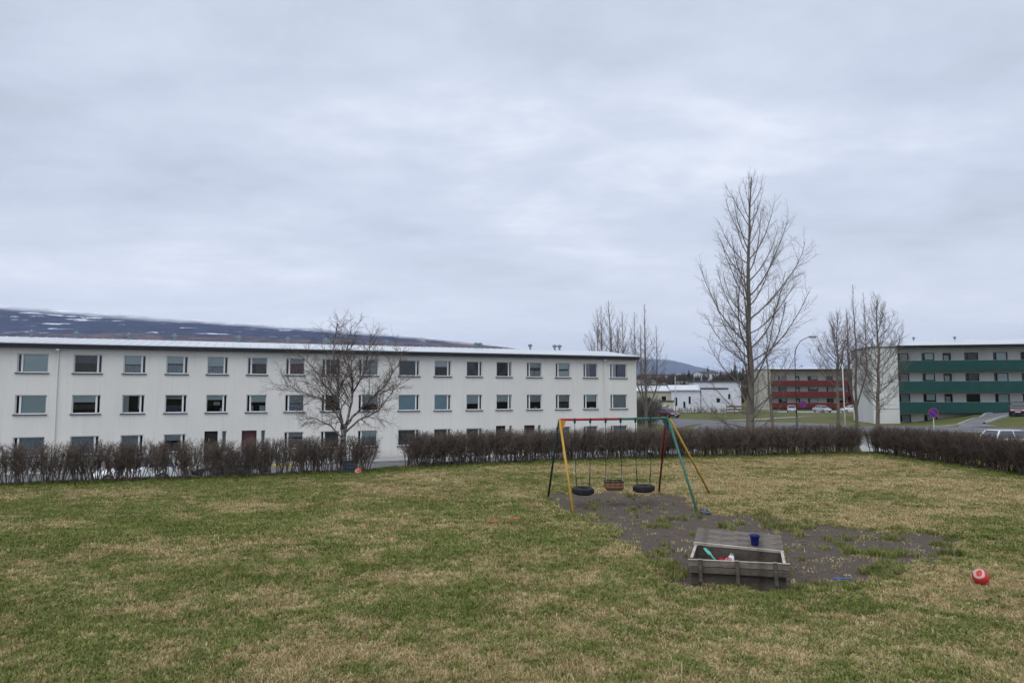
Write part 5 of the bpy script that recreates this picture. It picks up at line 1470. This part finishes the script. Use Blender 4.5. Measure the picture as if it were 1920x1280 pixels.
def scatter(name, co, rot, scl, idx, tint, coll, label, cat):
    me = bpy.data.meshes.new(name)
    me.vertices.add(len(co)); me.vertices.foreach_set('co', co.astype(np.float32).ravel())
    for nm, ty, key, arr in (('rot', 'FLOAT_VECTOR', 'vector', rot), ('scl', 'FLOAT_VECTOR', 'vector', scl), ('idx', 'INT', 'value', idx), ('tint', 'FLOAT_VECTOR', 'vector', tint)):
        a = me.attributes.new(nm, ty, 'POINT'); a.data.foreach_set(key, np.ascontiguousarray(arr, np.int32 if ty == 'INT' else np.float32).ravel())
    o = link(name, me)
    ng = bpy.data.node_groups.new(name + '_nodes', 'GeometryNodeTree')
    ng.interface.new_socket('Geometry', in_out='INPUT', socket_type='NodeSocketGeometry'); ng.interface.new_socket('Geometry', in_out='OUTPUT', socket_type='NodeSocketGeometry')
    gi, go = ng.nodes.new('NodeGroupInput'), ng.nodes.new('NodeGroupOutput')
    ci = ng.nodes.new('GeometryNodeCollectionInfo'); ci.inputs['Collection'].default_value = coll; ci.inputs['Separate Children'].default_value = True; ci.inputs['Reset Children'].default_value = True
    ip = ng.nodes.new('GeometryNodeInstanceOnPoints')
    ip.inputs['Pick Instance'].default_value = True
    def na(nm, ty):
        n = ng.nodes.new('GeometryNodeInputNamedAttribute'); n.data_type = ty; n.inputs['Name'].default_value = nm
        return n.outputs['Attribute']
    L = ng.links.new
    L(gi.outputs[0], ip.inputs['Points']); L(ci.outputs[0], ip.inputs['Instance'])
    L(na('idx', 'INT'), ip.inputs['Instance Index']); L(na('rot', 'FLOAT_VECTOR'), ip.inputs['Rotation']); L(na('scl', 'FLOAT_VECTOR'), ip.inputs['Scale'])
    L(ip.outputs[0], go.inputs[0])
    md = o.modifiers.new('scatter', 'NODES'); md.node_group = ng
    return tag(o, label, cat, kind='stuff')
nr = np.random.default_rng(4)
bands = [(4.6, 8.0, 1500), (8.0, 11.5, 950), (11.5, 15.5, 480), (15.5, 21.0, 320), (21.0, 31.0, 210)]
CO, RO, SCL, IDX, TN = [], [], [], [], []
def sandbox_clear(x, y):
    dx, dy = x - SBX, y - SBY
    lx_, ly_ = dx * sbc + dy * sbs, -dx * sbs + dy * sbc
    return (np.abs(lx_) < .625) & (ly_ > -.02) & (ly_ < .85)
for bi, (ya, yb, dn) in enumerate(bands):
    xl, xr_ = -(yb * .78 + 2.5), min(yb * .78 + 2.5, 17.6)
    n = int((xr_ - xl) * (yb - ya) * dn)
    x = nr.uniform(xl, xr_, n); y = nr.uniform(ya, yb, n)
    d = beyond(x, y)
    keep = (np.abs(x) < y * .78 + 2.2) & (d < .5) & ~sandbox_clear(x, y)
    x, y, d = x[keep], y[keep], d[keep]
    s = soil_mask(x, y); g = green_mask(x, y)
    cl = fbm(x * 2.6, y * 2.6, 51, 3)
    lz = sstep(4.2, 5.0, x) * sstep(8.6, 7.2, x)
    pk = np.clip(1.05 - s * 1.25 + (6.0 * (cl - .635) - .25 * sstep(5.6, 7.0, x)) * s + .75 * s * lz * (fbm(x * 3.1, y * 4.4, 57, 3) > .47), .02, 1)
    keep = nr.random(len(x)) < pk
    x, y, g, s, cl = x[keep], y[keep], g[keep], s[keep], cl[keep]
    n = len(x)
    isg = np.clip(g + nr.normal(0, .22, n), 0, 1)
    gg = np.where(nr.random(n) < .75, sstep(.25, .75, isg), isg)
    # straw litter spread over the soil right of the sandbox
    lit = (s > .35) & (x > 4.3) & (cl < .60) & (nr.random(n) < .85)
    gg = np.where(lit, np.minimum(gg, .15), gg)
    flat = gg < .42
    far = bi >= 2
    gg = np.where((s > .3) & (cl > .62), np.maximum(gg, .75), gg)
    rank = ((s > .3) & (cl > .60) & ~lit) | (nr.random(n) < .012 * (fbm(x * .8, y * .8, 91, 2) > .55))
    if not far:
        idx = np.where(flat & (nr.random(n) < .62), nr.integers(4, 7, n), nr.integers(0, 4, n))
    else:
        idx = np.where(flat & (nr.random(n) < .55), nr.integers(12, 14, n), nr.integers(9, 12, n))
    idx = np.where(lit, nr.integers(12, 14, n), idx)
    idx = np.where(rank & (nr.random(n) < .5), nr.integers(7, 9, n), idx)
    idx = np.where((d[keep] > -.35) & (nr.random(n) < .4), nr.integers(7, 9, n), idx)
    hv = .65 + .75 * fbm(x * .9, y * .9, 61, 3)
    sc = nr.uniform(.7, 1.3, n)
    sc3 = np.stack([sc, sc, sc * hv], 1)
    CO.append(np.stack([x, y, lawn_h(x, y)], 1)); RO.append(np.stack([nr.normal(0, .12, n), nr.normal(0, .12, n), nr.uniform(0, 6.28, n)], 1)); SCL.append(sc3); IDX.append(idx)
    TN.append(np.stack([gg, np.clip(nr.normal(.45, .28, n) + .5 * (fbm(x * 1.3, y * 1.3, 67, 3) - .5), 0, 1), np.zeros(n)], 1))
CO = np.concatenate(CO); print('tufts', len(CO))
scatter('grass', CO, np.concatenate(RO), np.concatenate(SCL), np.concatenate(IDX), np.concatenate(TN), tcol, 'short patchy lawn grass, green mixed with dead straw', 'grass')
# pebbles and crumbs on the bare soil
pcol = bpy.data.collections.new('pebbles')
PEB = mat('pebble', (0.16, 0.145, 0.13), (0.08, 0.07, 0.064), 30, .9)
for k in range(4):
    rg = random.Random(k); bm = bmesh.new(); bmesh.ops.create_icosphere(bm, subdivisions=1, radius=.018)
    for q in bm.verts: q.co *= rg.uniform(.7, 1.25); q.co.z *= .55
    me = bpy.data.meshes.new('pebble'); bm.to_mesh(me); bm.free(); me.materials.append(PEB); pcol.objects.link(bpy.data.objects.new('pebble_%d' % k, me))
n = 26000
x = nr.uniform(.5, 9.2, n); y = nr.uniform(9.2, 19.5, n); s = soil_mask(x, y); k_ = (s > .5) & ~sandbox_clear(x, y); x, y = x[k_], y[k_]; n = len(x)
sc = .25 + .9 * nr.random(n) ** 3
scatter('pebbles', np.stack([x, y, lawn_h(x, y) + .002], 1), np.stack([nr.uniform(-.3, .3, n), nr.uniform(-.3, .3, n), nr.uniform(0, 6.28, n)], 1), np.stack([sc, sc, sc], 1), nr.integers(0, 4, n), np.zeros((n, 3)), pcol, 'small stones and crumbs scattered over the bare soil', 'pebbles')

# ------------------------------------------------------------------ damp air towards the mountains
hz_m, hnt, hout = new_mat('damp_air')
pv = N(hnt, 'ShaderNodeVolumePrincipled', {'Color': (0.56, 0.71, 1.0, 1), 'Density': 0.00005, 'Anisotropy': 0.0})
hnt.links.new(pv.outputs[0], hout.inputs['Volume'])
tag(MB().box(-12000, 14000, -4500, 22000, -30, 1000).build('haze', hz_m), kind='stuff')
